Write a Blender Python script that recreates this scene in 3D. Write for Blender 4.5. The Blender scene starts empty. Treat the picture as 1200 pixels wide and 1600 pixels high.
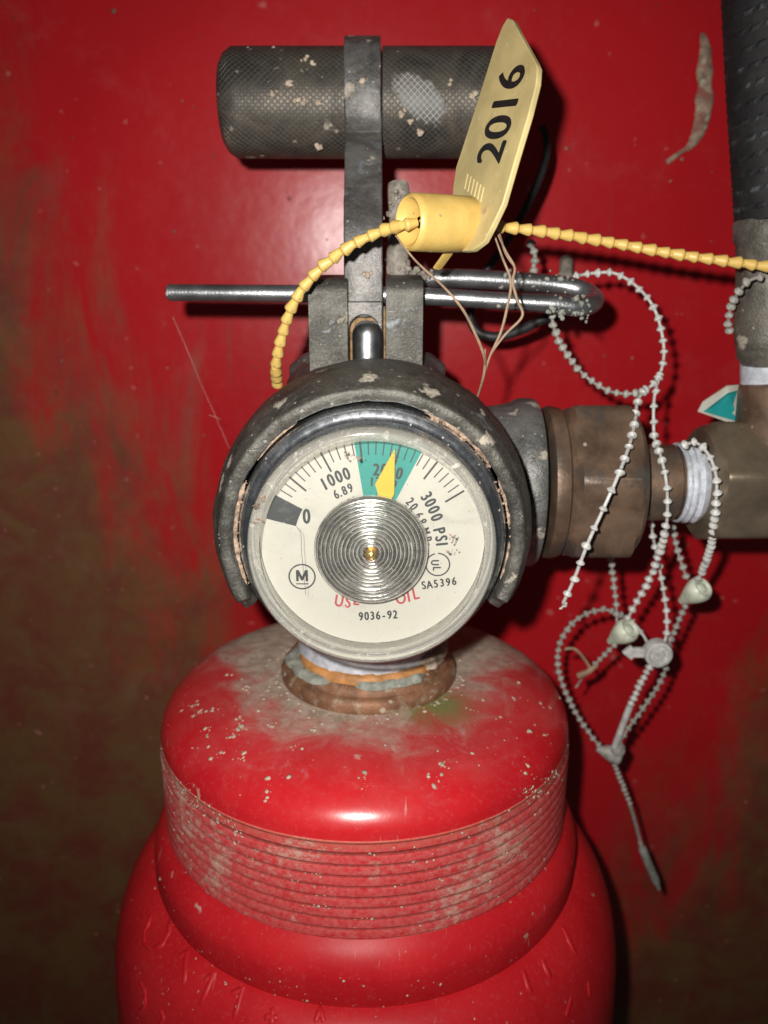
import bpy, bmesh, math, random
import numpy as np
from mathutils import Vector, Matrix, Quaternion, noise as mnoise

random.seed(7); rng = np.random.RandomState(7)
S = 0.001                                   # everything below is written in millimetres
sc = bpy.context.scene
COL = sc.collection

# ------------------------------------------------------------------ camera
PITCH = math.radians(17.0)
FPX = 1331.0                                # focal length in pixels of the 1200x1600 photograph
CAM = Vector((3.5, -180.0, 0.0))
cd = bpy.data.cameras.new('camera'); cam = bpy.data.objects.new('camera', cd); COL.objects.link(cam)
cam.location = CAM * S
cam.rotation_euler = (math.radians(90) - PITCH, 0, 0)
cd.sensor_fit = 'VERTICAL'; cd.sensor_height = 36.0; cd.sensor_width = 27.0
cd.lens = 36.0 * FPX / 1600.0
cd.clip_start = 0.004; cd.clip_end = 20.0
cd.dof.use_dof = True; cd.dof.focus_distance = 0.150; cd.dof.aperture_fstop = 20.0
sc.camera = cam

# ------------------------------------------------------------------ world: a nearly dark cupboard
w = bpy.data.worlds.new('World'); sc.world = w; w.use_nodes = True
w.node_tree.nodes['Background'].inputs[0].default_value = (0.90, 0.95, 1.0, 1)
w.node_tree.nodes['Background'].inputs[1].default_value = 0.035

# ------------------------------------------------------------------ the phone's flash, up and left of the lens
ld = bpy.data.lights.new('camera_flash', 'SPOT'); lamp = bpy.data.objects.new('camera_flash', ld); COL.objects.link(lamp)
lamp.location = Vector((CAM.x - 11, CAM.y - 2, CAM.z + 11)) * S
ld.energy = 2.1; ld.color = (1.0, 0.965, 0.92); ld.shadow_soft_size = 0.0022
ld.spot_size = math.radians(108); ld.spot_blend = 0.95
_t = Vector((2, 0, -40)) * S
lamp.rotation_euler = (_t - lamp.location).to_track_quat('-Z', 'Y').to_euler()

sc.view_settings.view_transform = 'Standard'; sc.view_settings.look = 'None'
sc.view_settings.exposure = 0.0; sc.view_settings.gamma = 1.0
sc.view_settings.use_curve_mapping = False
sc.render.engine = 'CYCLES'
sc.cycles.use_denoising = True
sc.cycles.max_bounces = 10; sc.cycles.transparent_max_bounces = 16

# ------------------------------------------------------------------ measuring helper: a sight line met with a plane of the place
_F = Vector((0, math.cos(PITCH), -math.sin(PITCH))); _UP = Vector((0, math.sin(PITCH), math.cos(PITCH))); _R = Vector((1, 0, 0))
def ray(px, py):
    return _R * ((px - 600) / FPX) + _UP * ((800 - py) / FPX) + _F
def U(px, py, Y):
    d = ray(px, py)
    return CAM + d * ((Y - CAM.y) / d.y)
def onplane(px, py, p0, n):
    d = ray(px, py)
    return CAM + d * ((p0 - CAM).dot(n) / d.dot(n))

# ------------------------------------------------------------------ mesh helpers
class MB:
    def __init__(s): s.v = []; s.f = []
    def add(s, verts, faces):
        o = len(s.v); s.v += [tuple(v) for v in verts]; s.f += [tuple(i + o for i in f) for f in faces]; return s

def lathe(prof, segs=64, axis='Z', c=(0, 0, 0), closed=False, rfun=None):
    """prof: list of (r, h). axis Z: h along +Z.  X: h along +X.  Y: h along +Y."""
    V = []; Fc = []; n = len(prof)
    for i in range(segs):
        a = 2 * math.pi * i / segs; ca, sa = math.cos(a), math.sin(a)
        for (r, h) in prof:
            if rfun: r = rfun(a, h, r)
            if axis == 'Z': p = (r * ca, r * sa, h)
            elif axis == 'X': p = (h, r * ca, r * sa)
            else: p = (r * sa, h, r * ca)
            V.append((p[0] + c[0], p[1] + c[1], p[2] + c[2]))
    m = n if closed else n - 1
    for i in range(segs):
        j = (i + 1) % segs
        for k in range(m):
            l = (k + 1) % n
            Fc.append((i * n + k, j * n + k, j * n + l, i * n + l))
    return V, Fc

def catmull(P, per=8):
    P = [Vector(p) for p in P]
    if len(P) < 3: 
        return [P[0].lerp(P[-1], t / per) for t in range(per + 1)]
    Q = [P[0] * 2 - P[1]] + P + [P[-1] * 2 - P[-2]]
    out = []
    for i in range(1, len(Q) - 2):
        for k in range(per):
            t = k / per
            p0, p1, p2, p3 = Q[i - 1], Q[i], Q[i + 1], Q[i + 2]
            out.append(0.5 * ((2 * p1) + (p2 - p0) * t + (2 * p0 - 5 * p1 + 4 * p2 - p3) * t * t + (3 * p1 - p0 - 3 * p2 + p3) * t ** 3))
    out.append(P[-1]); return out

def tube(path, r, segs=12, cap=True, flat=1.0):
    """r: number, list or function of the fraction along"""
    n = len(path); V = []; Fc = []
    t0 = (path[1] - path[0]).normalized()
    up = Vector((0, 0, 1)) if abs(t0.z) < .9 else Vector((0, 1, 0))
    nrm = t0.cross(up).normalized()
    for i, p in enumerate(path):
        t = (path[min(i + 1, n - 1)] - path[max(i - 1, 0)])
        t = t.normalized() if t.length > 1e-9 else t0
        nrm = (nrm - t * nrm.dot(t)); nrm = nrm.normalized() if nrm.length > 1e-6 else t.orthogonal().normalized()
        b = t.cross(nrm)
        rr = r(i / (n - 1)) if callable(r) else (r[i] if isinstance(r, (list, tuple)) else r)
        for k in range(segs):
            a = 2 * math.pi * k / segs
            V.append(p + nrm * (math.cos(a) * rr) + b * (math.sin(a) * rr * flat))
    for i in range(n - 1):
        for k in range(segs):
            l = (k + 1) % segs
            Fc.append((i * segs + k, i * segs + l, (i + 1) * segs + l, (i + 1) * segs + k))
    if cap:
        Fc.append(tuple(reversed(range(segs)))); Fc.append(tuple((n - 1) * segs + k for k in range(segs)))
    return V, Fc

def box(c, s):
    x, y, z = c; a, b, d = s[0] / 2, s[1] / 2, s[2] / 2
    V = [(x + i * a, y + j * b, z + k * d) for i in (-1, 1) for j in (-1, 1) for k in (-1, 1)]
    return V, [(0, 1, 3, 2), (4, 6, 7, 5), (0, 4, 5, 1), (2, 3, 7, 6), (0, 2, 6, 4), (1, 5, 7, 3)]

def prism(poly, off):
    n = len(poly); poly = [Vector(p) for p in poly]; V = poly + [p + off for p in poly]
    Fc = [tuple(range(n)), tuple(reversed(range(n, 2 * n)))]
    for i in range(n): Fc.append((i, i + n, (i + 1) % n + n, (i + 1) % n))
    return V, Fc

def rounded(pts, rads, per=5):
    """2-D polygon with rounded corners"""
    out = []; n = len(pts)
    for i in range(n):
        p = Vector(pts[i]); a = Vector(pts[i - 1]); b = Vector(pts[(i + 1) % n]); r = rads[i] if isinstance(rads, (list, tuple)) else rads
        da = (a - p); db = (b - p); q = min(r, da.length * .49, db.length * .49)
        A = p + da.normalized() * q; B = p + db.normalized() * q
        for k in range(per + 1):
            t = k / per
            out.append(A * (1 - t) ** 2 + p * 2 * t * (1 - t) + B * t * t)
    return out

def tag(o, label=None, cat=None, group=None, kind=None):
    if label: o['label'] = label
    if cat: o['category'] = cat
    if group: o['group'] = group
    if kind: o['kind'] = kind
    return o

def thing(name, loc, label, cat, group=None):
    o = bpy.data.objects.new(name, None); COL.objects.link(o)
    o.location = Vector(loc) * S; o.empty_display_size = .005
    o['_mm'] = [float(x) for x in loc]
    return tag(o, label, cat, group)

def wpos(o):
    return Vector(o['_mm']) if '_mm' in o else Vector((0, 0, 0))

def obj(name, shape, mat, parent=None, smooth=True, angle=35, bevel=0, bseg=2, kind=None, label=None, loc=None):
    if isinstance(shape, MB): V, Fc = shape.v, shape.f
    else: V, Fc = shape
    base = wpos(parent) if parent else (Vector(loc) if loc is not None else Vector((0, 0, 0)))
    me = bpy.data.meshes.new(name)
    me.from_pydata([((v[0] - base.x) * S, (v[1] - base.y) * S, (v[2] - base.z) * S) for v in V], [], Fc)
    bm = bmesh.new(); bm.from_mesh(me)
    bmesh.ops.recalc_face_normals(bm, faces=bm.faces); bm.to_mesh(me); bm.free()
    if smooth:
        me.polygons.foreach_set('use_smooth', [True] * len(me.polygons))
        me.set_sharp_from_angle(angle=math.radians(angle))
    me.materials.append(mat)
    o = bpy.data.objects.new(name, me); COL.objects.link(o)
    o['_mm'] = [base.x, base.y, base.z]
    if parent: o.parent = parent
    else: o.location = base * S
    if bevel:
        m = o.modifiers.new('bevel', 'BEVEL'); m.width = bevel * S; m.segments = bseg; m.limit_method = 'ANGLE'; m.angle_limit = math.radians(40)
    if kind: o['kind'] = kind
    if label: o['label'] = label
    return o

_tc = {}
def glyphs(s, size, bold=0.0, xs=1.0):
    """flat text, centred, in text space"""
    k = (s, size, bold, xs)
    if k in _tc: return _tc[k]
    cu = bpy.data.curves.new('t', 'FONT'); cu.body = s; cu.size = size; cu.align_x = 'CENTER'; cu.align_y = 'BOTTOM_BASELINE'; cu.resolution_u = 6
    o = bpy.data.objects.new('t', cu); COL.objects.link(o)
    bpy.context.view_layer.update()
    me = bpy.data.meshes.new_from_object(o.evaluated_get(bpy.context.evaluated_depsgraph_get()))
    V0 = [(v.co.x * xs, v.co.y - size * .36) for v in me.vertices]; F0 = [tuple(p.vertices) for p in me.polygons]; V = []; Fc = []
    for q, (ax_, ay_) in enumerate(((-1, 0), (1, 0), (0, .6), (0, -.6)) if bold else ((0, 0),)):
        o_ = len(V); V += [(x + ax_ * bold, y + ay_ * bold, q * .004) for x, y in V0]; Fc += [tuple(i + o_ for i in f) for f in F0]
    bpy.data.objects.remove(o); bpy.data.curves.remove(cu); bpy.data.meshes.remove(me)
    _tc[k] = (V, Fc); return V, Fc

# ------------------------------------------------------------------ material helper
class NT:
    def __init__(s, name):
        s.m = bpy.data.materials.new(name); s.m.use_nodes = True
        s.t = s.m.node_tree; s.b = s.t.nodes['Principled BSDF']; s.out = s.t.nodes['Material Output']
        tc = s.n('ShaderNodeTexCoord'); vm = s.n('ShaderNodeVectorMath'); vm.operation = 'SCALE'; vm.inputs[3].default_value = 1000.0
        s.l(tc.outputs['Object'], vm.inputs[0]); s.co = vm.outputs[0]
    def n(s, t): return s.t.nodes.new(t)
    def l(s, a, b): s.t.links.new(a, b)
    def val(s, x, sock):
        if hasattr(x, 'links') or isinstance(x, bpy.types.NodeSocket): s.l(x, sock)
        else: sock.default_value = x
    def math(s, op, a, b=0.0, c=0.0, clamp=False):
        n = s.n('ShaderNodeMath'); n.operation = op; n.use_clamp = clamp
        s.val(a, n.inputs[0]); s.val(b, n.inputs[1]); s.val(c, n.inputs[2]); return n.outputs[0]
    def ss(s, x, a, b):
        n = s.n('ShaderNodeMapRange'); n.interpolation_type = 'SMOOTHSTEP'
        s.val(x, n.inputs[0]); n.inputs[1].default_value = a; n.inputs[2].default_value = b; return n.outputs[0]
    def off(s, v, stretch=(1, 1, 1)):
        n = s.n('ShaderNodeMapping'); n.inputs['Location'].default_value = v; n.inputs['Scale'].default_value = stretch
        s.l(s.co, n.inputs[0]); return n.outputs[0]
    def noise(s, scale, detail=4, rough=.55, dist=0, seed=0, stretch=(1, 1, 1)):
        n = s.n('ShaderNodeTexNoise'); n.inputs['Scale'].default_value = scale; n.inputs['Detail'].default_value = detail
        n.inputs['Roughness'].default_value = rough; n.inputs['Distortion'].default_value = dist
        s.l(s.off((seed * 13.7, seed * 7.3, seed * 3.1), stretch), n.inputs['Vector']); return n.outputs['Fac']
    def spots(s, scale, size, seed=0, dens=.5, warp=.35):
        """blotches of uneven size, scattered"""
        nz = s.n('ShaderNodeTexNoise'); nz.inputs['Scale'].default_value = scale * 2.5; nz.inputs['Detail'].default_value = 2
        base = s.off((seed * 5.3, seed * 11.1, seed * 2.7)); s.l(base, nz.inputs['Vector'])
        va = s.n('ShaderNodeVectorMath'); va.operation = 'MULTIPLY_ADD'; s.l(nz.outputs['Color'], va.inputs[0])
        va.inputs[1].default_value = (warp / scale,) * 3; s.l(base, va.inputs[2])
        v = s.n('ShaderNodeTexVoronoi'); v.inputs['Scale'].default_value = scale; s.l(va.outputs[0], v.inputs['Vector'])
        sep = s.n('ShaderNodeSeparateColor'); s.l(v.outputs['Color'], sep.inputs[0])
        r = s.math('MULTIPLY', s.ss(sep.outputs[0], 1 - dens, 1.0), size)
        fz = s.n('ShaderNodeTexNoise'); fz.inputs['Scale'].default_value = scale * 7; fz.inputs['Detail'].default_value = 4; fz.inputs['Roughness'].default_value = .7; s.l(base, fz.inputs['Vector'])
        e = s.math('MULTIPLY_ADD', fz.outputs['Fac'], -1.3 * size, .65 * size)
        op = s.math('MULTIPLY_ADD', s.ss(fz.outputs['Fac'], .3, .6), .5, .5)
        return s.math('MULTIPLY', s.ss(s.math('ADD', s.math('SUBTRACT', r, v.outputs['Distance']), e), 0.0, 0.12), op)
    def mix(s, f, a, b):
        n = s.n('ShaderNodeMix'); n.data_type = 'RGBA'; s.val(f, n.inputs[0])
        for x, i in ((a, 6), (b, 7)):
            if isinstance(x, bpy.types.NodeSocket): s.l(x, n.inputs[i])
            else: n.inputs[i].default_value = (*x[:3], 1)
        return n.outputs[2]
    def mixf(s, f, a, b):
        n = s.n('ShaderNodeMix'); n.data_type = 'FLOAT'; s.val(f, n.inputs[0]); s.val(a, n.inputs[2]); s.val(b, n.inputs[3]); return n.outputs[0]
    def bump(s, h, strength=.4, dist=.2):
        n = s.n('ShaderNodeBump'); n.inputs['Strength'].default_value = strength; n.inputs['Distance'].default_value = dist * S
        s.val(h, n.inputs['Height']); s.l(n.outputs[0], s.b.inputs['Normal'])
    def set(s, **k):
        for a, v in k.items(): s.val((*v[:3], 1) if isinstance(v, tuple) else v, s.b.inputs[a.replace('_', ' ')])
        return s
    def xyz(s):
        n = s.n('ShaderNodeSeparateXYZ'); s.l(s.co, n.inputs[0]); return n.outputs

def simple(name, col, rough=.5, metal=0.0, var=.25, vscale=.3, bump=.25, bscale=1.2, speck=None, seed=1, dark=None, coat=0.0):
    t = NT(name)
    nz = t.noise(vscale, 5, .6, .3, seed)
    c = t.mix(t.ss(nz, .3, .7), tuple(x * (1 - var) for x in col), tuple(min(1, x * (1 + var)) for x in col))
    if dark: c = t.mix(t.ss(t.noise(dark[0], 4, .65, .6, seed + 3), dark[1], dark[1] + .15), c, dark[2])
    r = t.mixf(t.noise(vscale * 3, 3, .6, 0, seed + 5), max(0.02, rough - .12), rough + .12)
    m = metal
    for i, (sca, siz, cc, dens) in enumerate(speck or []):
        k = t.spots(sca, siz, seed + i * 2, dens)
        c = t.mix(k, c, cc); r = t.mixf(k, r, .85); m = t.mixf(k, m, 0.0)
    t.set(Base_Color=c, Roughness=r, Metallic=m)
    if coat: t.b.inputs['Coat Weight'].default_value = coat
    if bump: t.bump(t.noise(bscale, 6, .6, 0, seed + 8), bump, .3)
    return t.m

PALE = (.42, .37, .30); CHALK = (.46, .45, .42)
M = {}
# cast bronze gone grey-brown under dust
def cast(name, col, seed, rough=.5, metal=.55):
    t = NT(name)
    a = t.noise(.09, 6, .65, .8, seed); b = t.noise(.55, 6, .7, .2, seed + 1)
    c = t.mix(t.ss(a, .35, .65), tuple(x * .55 for x in col), tuple(x * 1.35 for x in col))
    c = t.mix(t.math('MULTIPLY', t.ss(b, .50, .74), .5), c, (.25, .237, .205))
    c = t.mix(t.math('MULTIPLY', t.ss(t.noise(.16, 5, .7, 1.2, seed + 2), .60, .72), .5), c, (.36, .42, .47))
    gr = t.noise(2.6, 5, .75, 0, seed + 15); c = t.mix(t.math('MULTIPLY', t.ss(gr, .55, .72), .55), c, (.34, .325, .285)); c = t.mix(t.math('MULTIPLY', t.ss(gr, .46, .30), .6), c, (.025, .024, .022))
    scr = t.math('MULTIPLY', t.ss(t.noise(1.3, 3, .6, .2, seed + 17, (.10, 1.0, 1.4)), .66, .72), t.ss(a, .42, .55)); c = t.mix(t.math('MULTIPLY', scr, .6), c, (.42, .41, .38))
    k = t.spots(.20, .40, seed + 4, .38, .7); k2 = t.math('MULTIPLY', t.spots(.8, .30, seed + 6, .25), .7)
    c = t.mix(k, c, PALE); c = t.mix(k2, c, CHALK)
    kk = t.math('MAXIMUM', k, k2)
    t.set(Base_Color=c, Roughness=t.mixf(kk, t.mixf(b, rough - .15, rough + .2), .9), Metallic=t.mixf(kk, metal, 0.0))
    h = t.math('ADD', t.math('MULTIPLY', t.noise(1.6, 6, .65, 0, seed + 9), .6), t.math('MULTIPLY', kk, .5))
    t.bump(h, .7, .4)
    return t.m
M['cast'] = cast('dusty_cast_bronze', (.088, .084, .072), 2)
M['castd'] = cast('dark_cast_bronze', (.135, .134, .128), 12, .42, .65)
M['strap'] = cast('dusty_steel_strap', (.165, .158, .15), 31, .45, .5)
M['brass'] = simple('brown_patina_brass', (.155, .100, .066), .45, .45, .4, .12, .3, 1.2, [(.4, .24, PALE, .3)], 5, (.07, .50, (.10, .082, .070)))
M['brassg'] = simple('grey_green_brass', (.185, .145, .100), .42, .55, .25, .1, .2, 1.5, [(.35, .22, CHALK, .3)], 25, (.08, .58, (.10, .092, .075)))
M['steel'] = simple('dull_steel', (.34, .35, .36), .33, .9, .3, .15, .25, 2.2, [(.5, .3, PALE, .25)], 8, (.10, .60, (.12, .115, .11)))
M['plunger'] = simple('bright_steel', (.50, .52, .54), .34, 1.0, .15, .3, .05, 2, None, 9)
M['rust'] = simple('brown_rust', (.26, .16, .075), .8, 0, .4, .8, .6, 2, [(1, .3, PALE, .4)], 10)
t = NT('chrome_bezel'); z = t.noise(.5, 5, .7, .3, 3)
k = t.math('MAXIMUM', t.spots(.16, .34, 3, .32, .8), t.math('MULTIPLY', t.spots(1.1, .28, 8, .22), .6))
t.set(Base_Color=t.mix(k, t.mix(t.ss(z, .45, .75), (.74, .77, .81), (.42, .42, .43)), (.45, .40, .34)), Metallic=t.mixf(k, 1.0, 0.0), Roughness=t.mixf(k, t.mixf(t.ss(z, .4, .75), .24, .40), .8))
t.bump(z, .12, .2); M['chrome'] = t.m
M['crust'] = simple('tan_dirt_crust', (.27, .19, .135), .95, 0, .55, .9, .9, 1.5, [(.8, .4, (.45, .38, .31), .5)], 14)
M['crumb'] = simple('pale_mud_crumbs', (.42, .34, .26), .95, 0, .3, .9, .5, 2, None, 15)
M['web'] = simple('dusty_cobweb', (.27, .24, .20), .95, 0, .4, .6, .6, 1.5, None, 16)
M['yellow'] = simple('yellow_moulded_plastic', (.64, .43, .12), .42, 0, .12, .2, .1, 1.0, [(.45, .24, (.30, .22, .10), .2), (1.6, .25, (.60, .55, .42), .2)], 17)
M['yelpale'] = simple('faded_yellow_plastic', (.55, .44, .20), .45, 0, .14, .12, .1, 1.0, [(.16, .32, (.40, .27, .15), .4), (.9, .28, (.66, .60, .48), .3)], 18, (.07, .56, (.42, .33, .13)))
M['print'] = simple('black_print', (.012, .013, .014), .5, 0, .3, .8, 0)
M['rubber'] = simple('black_rubber', (.018, .018, .019), .5, 0, .3, .3, .1, 1.5, [(1.2, .28, (.12, .115, .105), .3)], 20)
M['straw'] = simple('dry_grass', (.27, .18, .115), .75, 0, .3, .3, .2, 2, None, 21)
M['tealtag'] = simple('teal_plastic', (.02, .33, .33), .45, 0, .15, .2, .05)
M['whiteedge'] = simple('off_white_plastic', (.55, .52, .45), .5, 0, .15, .2, .05)
M['ptfe'] = simple('white_thread_tape', (.50, .53, .58), .38, 0, .2, .5, .5, 1.2, [(.3, .3, (.30, .25, .18), .4)], 22, (.15, .56, (.34, .33, .31)))
M['sealant'] = simple('grey_green_sealant', (.24, .25, .21), .8, 0, .3, .6, .6, 1.5, [(.9, .35, (.45, .43, .38), .4)], 23)
M['orange'] = simple('orange_residue', (.42, .19, .06), .6, 0, .3, .4, .4, 1.5, None, 24)
# milky seal plastic
t = NT('milky_plastic'); z = t.noise(.6, 4, .6, 0, 4)
t.set(Base_Color=t.mix(t.ss(z, .3, .7), (.40, .395, .37), (.60, .60, .57)), Roughness=.42)
t.b.inputs['Subsurface Weight'].default_value = .25; t.b.inputs['Subsurface Radius'].default_value = (.001, .001, .001); t.b.inputs['Subsurface Scale'].default_value = .6
M['milk'] = t.m
M['milkdirty'] = simple('grimy_milky_plastic', (.29, .28, .25), .6, 0, .3, .5, .3, 2, [(1.2, .35, (.2, .17, .13), .35)], 26)
M['greenmilk'] = simple('greenish_milky_plastic', (.56, .60, .48), .4, 0, .2, .4, .1, 1.5, [(.8, .25, (.40, .42, .22), .3)], 27)
# clear gauge window: thin pane, fresnel mirror over see-through, faint scratches
def clear(name, body, tint, haze, rough=.06, seed=3):
    t = NT(name)
    tr = t.n('ShaderNodeBsdfTransparent'); tr.inputs[0].default_value = (*tint, 1)
    gl = t.n('ShaderNodeBsdfGlossy'); gl.inputs['Roughness'].default_value = rough; gl.inputs[0].default_value = (1, 1, 1, 1)
    df = t.n('ShaderNodeBsdfDiffuse'); df.inputs[0].default_value = (*body, 1)
    fr = t.n('ShaderNodeFresnel'); fr.inputs[0].default_value = 1.5
    m1 = t.n('ShaderNodeMixShader'); m2 = t.n('ShaderNodeMixShader')
    z = t.ss(t.noise(.35, 6, .7, 1.0, seed), .55, .75)
    sc_ = t.ss(t.noise(.9, 3, .5, 2.0, seed + 2, (.12, 1, 1.6)), .70, .74)
    hz = t.math('MULTIPLY_ADD', t.math('MAXIMUM', z, sc_), haze, haze * .5)
    t.l(hz, m1.inputs[0]); t.l(tr.outputs[0], m1.inputs[1]); t.l(df.outputs[0], m1.inputs[2])
    t.l(fr.outputs[0], m2.inputs[0]); t.l(m1.outputs[0], m2.inputs[1]); t.l(gl.outputs[0], m2.inputs[2])
    t.l(m2.outputs[0], t.out.inputs['Surface']); t.t.nodes.remove(t.b)
    return t.m
M['lens'] = clear('clear_window_plastic', (.75, .74, .70), (.97, .97, .95), .07)
M['rim'] = clear('rim_refraction_tint', (.66, .64, .57), (.95, .94, .90), .52, .09)  # pale body colour stands in for dial brightness refracted by the rim
# dial print
def dialmat(name, col, dirt):
    t = NT(name)
    z = t.ss(t.noise(.12, 6, .7, .6, 9), .50, .78); s_ = t.spots(1.5, .24, 5, .3)
    c = t.mix(t.math('MULTIPLY', z, .45), col, tuple(x * .62 for x in col)); c = t.mix(s_, c, dirt)
    t.set(Base_Color=c, Roughness=.55); return t.m
M['dial'] = dialmat('ivory_dial', (.45, .435, .385), (.22, .19, .14))
M['green'] = dialmat('teal_green_print', (.008, .225, .195), (.20, .28, .24))
M['dialblk'] = dialmat('dial_black_print', (.022, .026, .03), (.2, .2, .19))
M['dialred'] = dialmat('dial_red_print', (.36, .035, .05), (.4, .3, .28))
M['pointer'] = dialmat('yellow_pointer', (.55, .36, .02), (.4, .3, .1))
M['coil'] = simple('coil_steel', (.84, .84, .83), .15, 1.0, .18, .3, .1, 2, [(1.6, .22, (.30, .25, .12), .2)], 40, (.12, .62, (.62, .54, .40)))
M['gold'] = simple('brass_pin', (.75, .48, .12), .25, 1.0, .2, .8, .3, 2)

# ================================================================== cupboard wall
YW = 84.0
def wall_mat():
    t = NT('red_painted_wall'); x = t.xyz()
    n1 = t.noise(.012, 4, .5, .3, 1); n2 = t.noise(.030, 7, .70, .5, 2, (1.6, 1, .55)); n3 = t.noise(.25, 5, .6, .2, 5)
    red = t.mix(t.ss(n1, .3, .7), (.41, .0085, .013), (.475, .011, .016))
    # brown dirt film in the lower corners, its colour darkened for flash falloff
    gl_ = t.math('ADD', t.math('MULTIPLY_ADD', x[0], -.0236, -2.25), t.math('MULTIPLY', x[2], -.0103))
    gr_ = t.math('ADD', t.math('MULTIPLY_ADD', x[0], .020, -4.35), t.math('MULTIPLY', x[2], -.0115))
    g = t.math('ADD', t.math('MAXIMUM', gl_, gr_), t.math('MULTIPLY_ADD', n2, 4.2, -2.1))
    k = t.ss(g, -.7, 1.1)
    brown = t.mix(t.ss(t.noise(.05, 6, .7, .4, 8), .35, .65), (.125, .036, .018), (.125, .078, .026))
    c = t.mix(t.math('MULTIPLY', k, .93), red, brown)
    drip = t.math('MULTIPLY', t.ss(t.noise(.16, 5, .6, .15, 31, (1, 1, .035)), .63, .70), t.ss(t.noise(.02, 3, .5, 0, 33), .45, .6))
    c = t.mix(t.math('MULTIPLY', drip, .35), c, (.22, .05, .04))
    s1 = t.spots(.09, .16, 3, .35); s2 = t.spots(.22, .20, 7, .28); s3 = t.spots(.13, .14, 11, .25)
    c = t.mix(t.math('MULTIPLY', s1, .6), c, (.55, .22, .20)); c = t.mix(t.math('MULTIPLY', s2, .5), c, (.52, .20, .18)); c = t.mix(t.math('MULTIPLY', s3, .8), c, (.10, .03, .02))
    dust = t.math('MULTIPLY', t.ss(t.noise(.05, 6, .75, .3, 14), .50, .85), .10)
    c = t.mix(dust, c, (.55, .30, .28))
    t.set(Base_Color=c, Roughness=t.mixf(k, t.mixf(n3, .23, .31), .7))
    t.b.inputs['Specular IOR Level'].default_value = .30
    t.bump(t.math('ADD', t.math('MULTIPLY', t.noise(.06, 3, .5, 0, 9), 1.5), t.math('MULTIPLY', n3, .25)), .25, .5)
    return t.m
V = []; Fc = []
nx, nz = 60, 60
for i in range(nx + 1):
    for j in range(nz + 1):
        X = -420 + 840 * i / nx; Z = -420 + 720 * j / nz
        V.append((X, YW + 1.2 * mnoise.noise(Vector((X * .008, Z * .008, 3.0))), Z))
for i in range(nx):
    for j in range(nz):
        a = i * (nz + 1) + j; Fc.append((a, a + nz + 1, a + nz + 2, a + 1))
wall = obj('cabinet_wall', (V, Fc), wall_mat()); wall['kind'] = 'structure'; wall['label'] = 'red painted metal back wall with brown stains'

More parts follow.
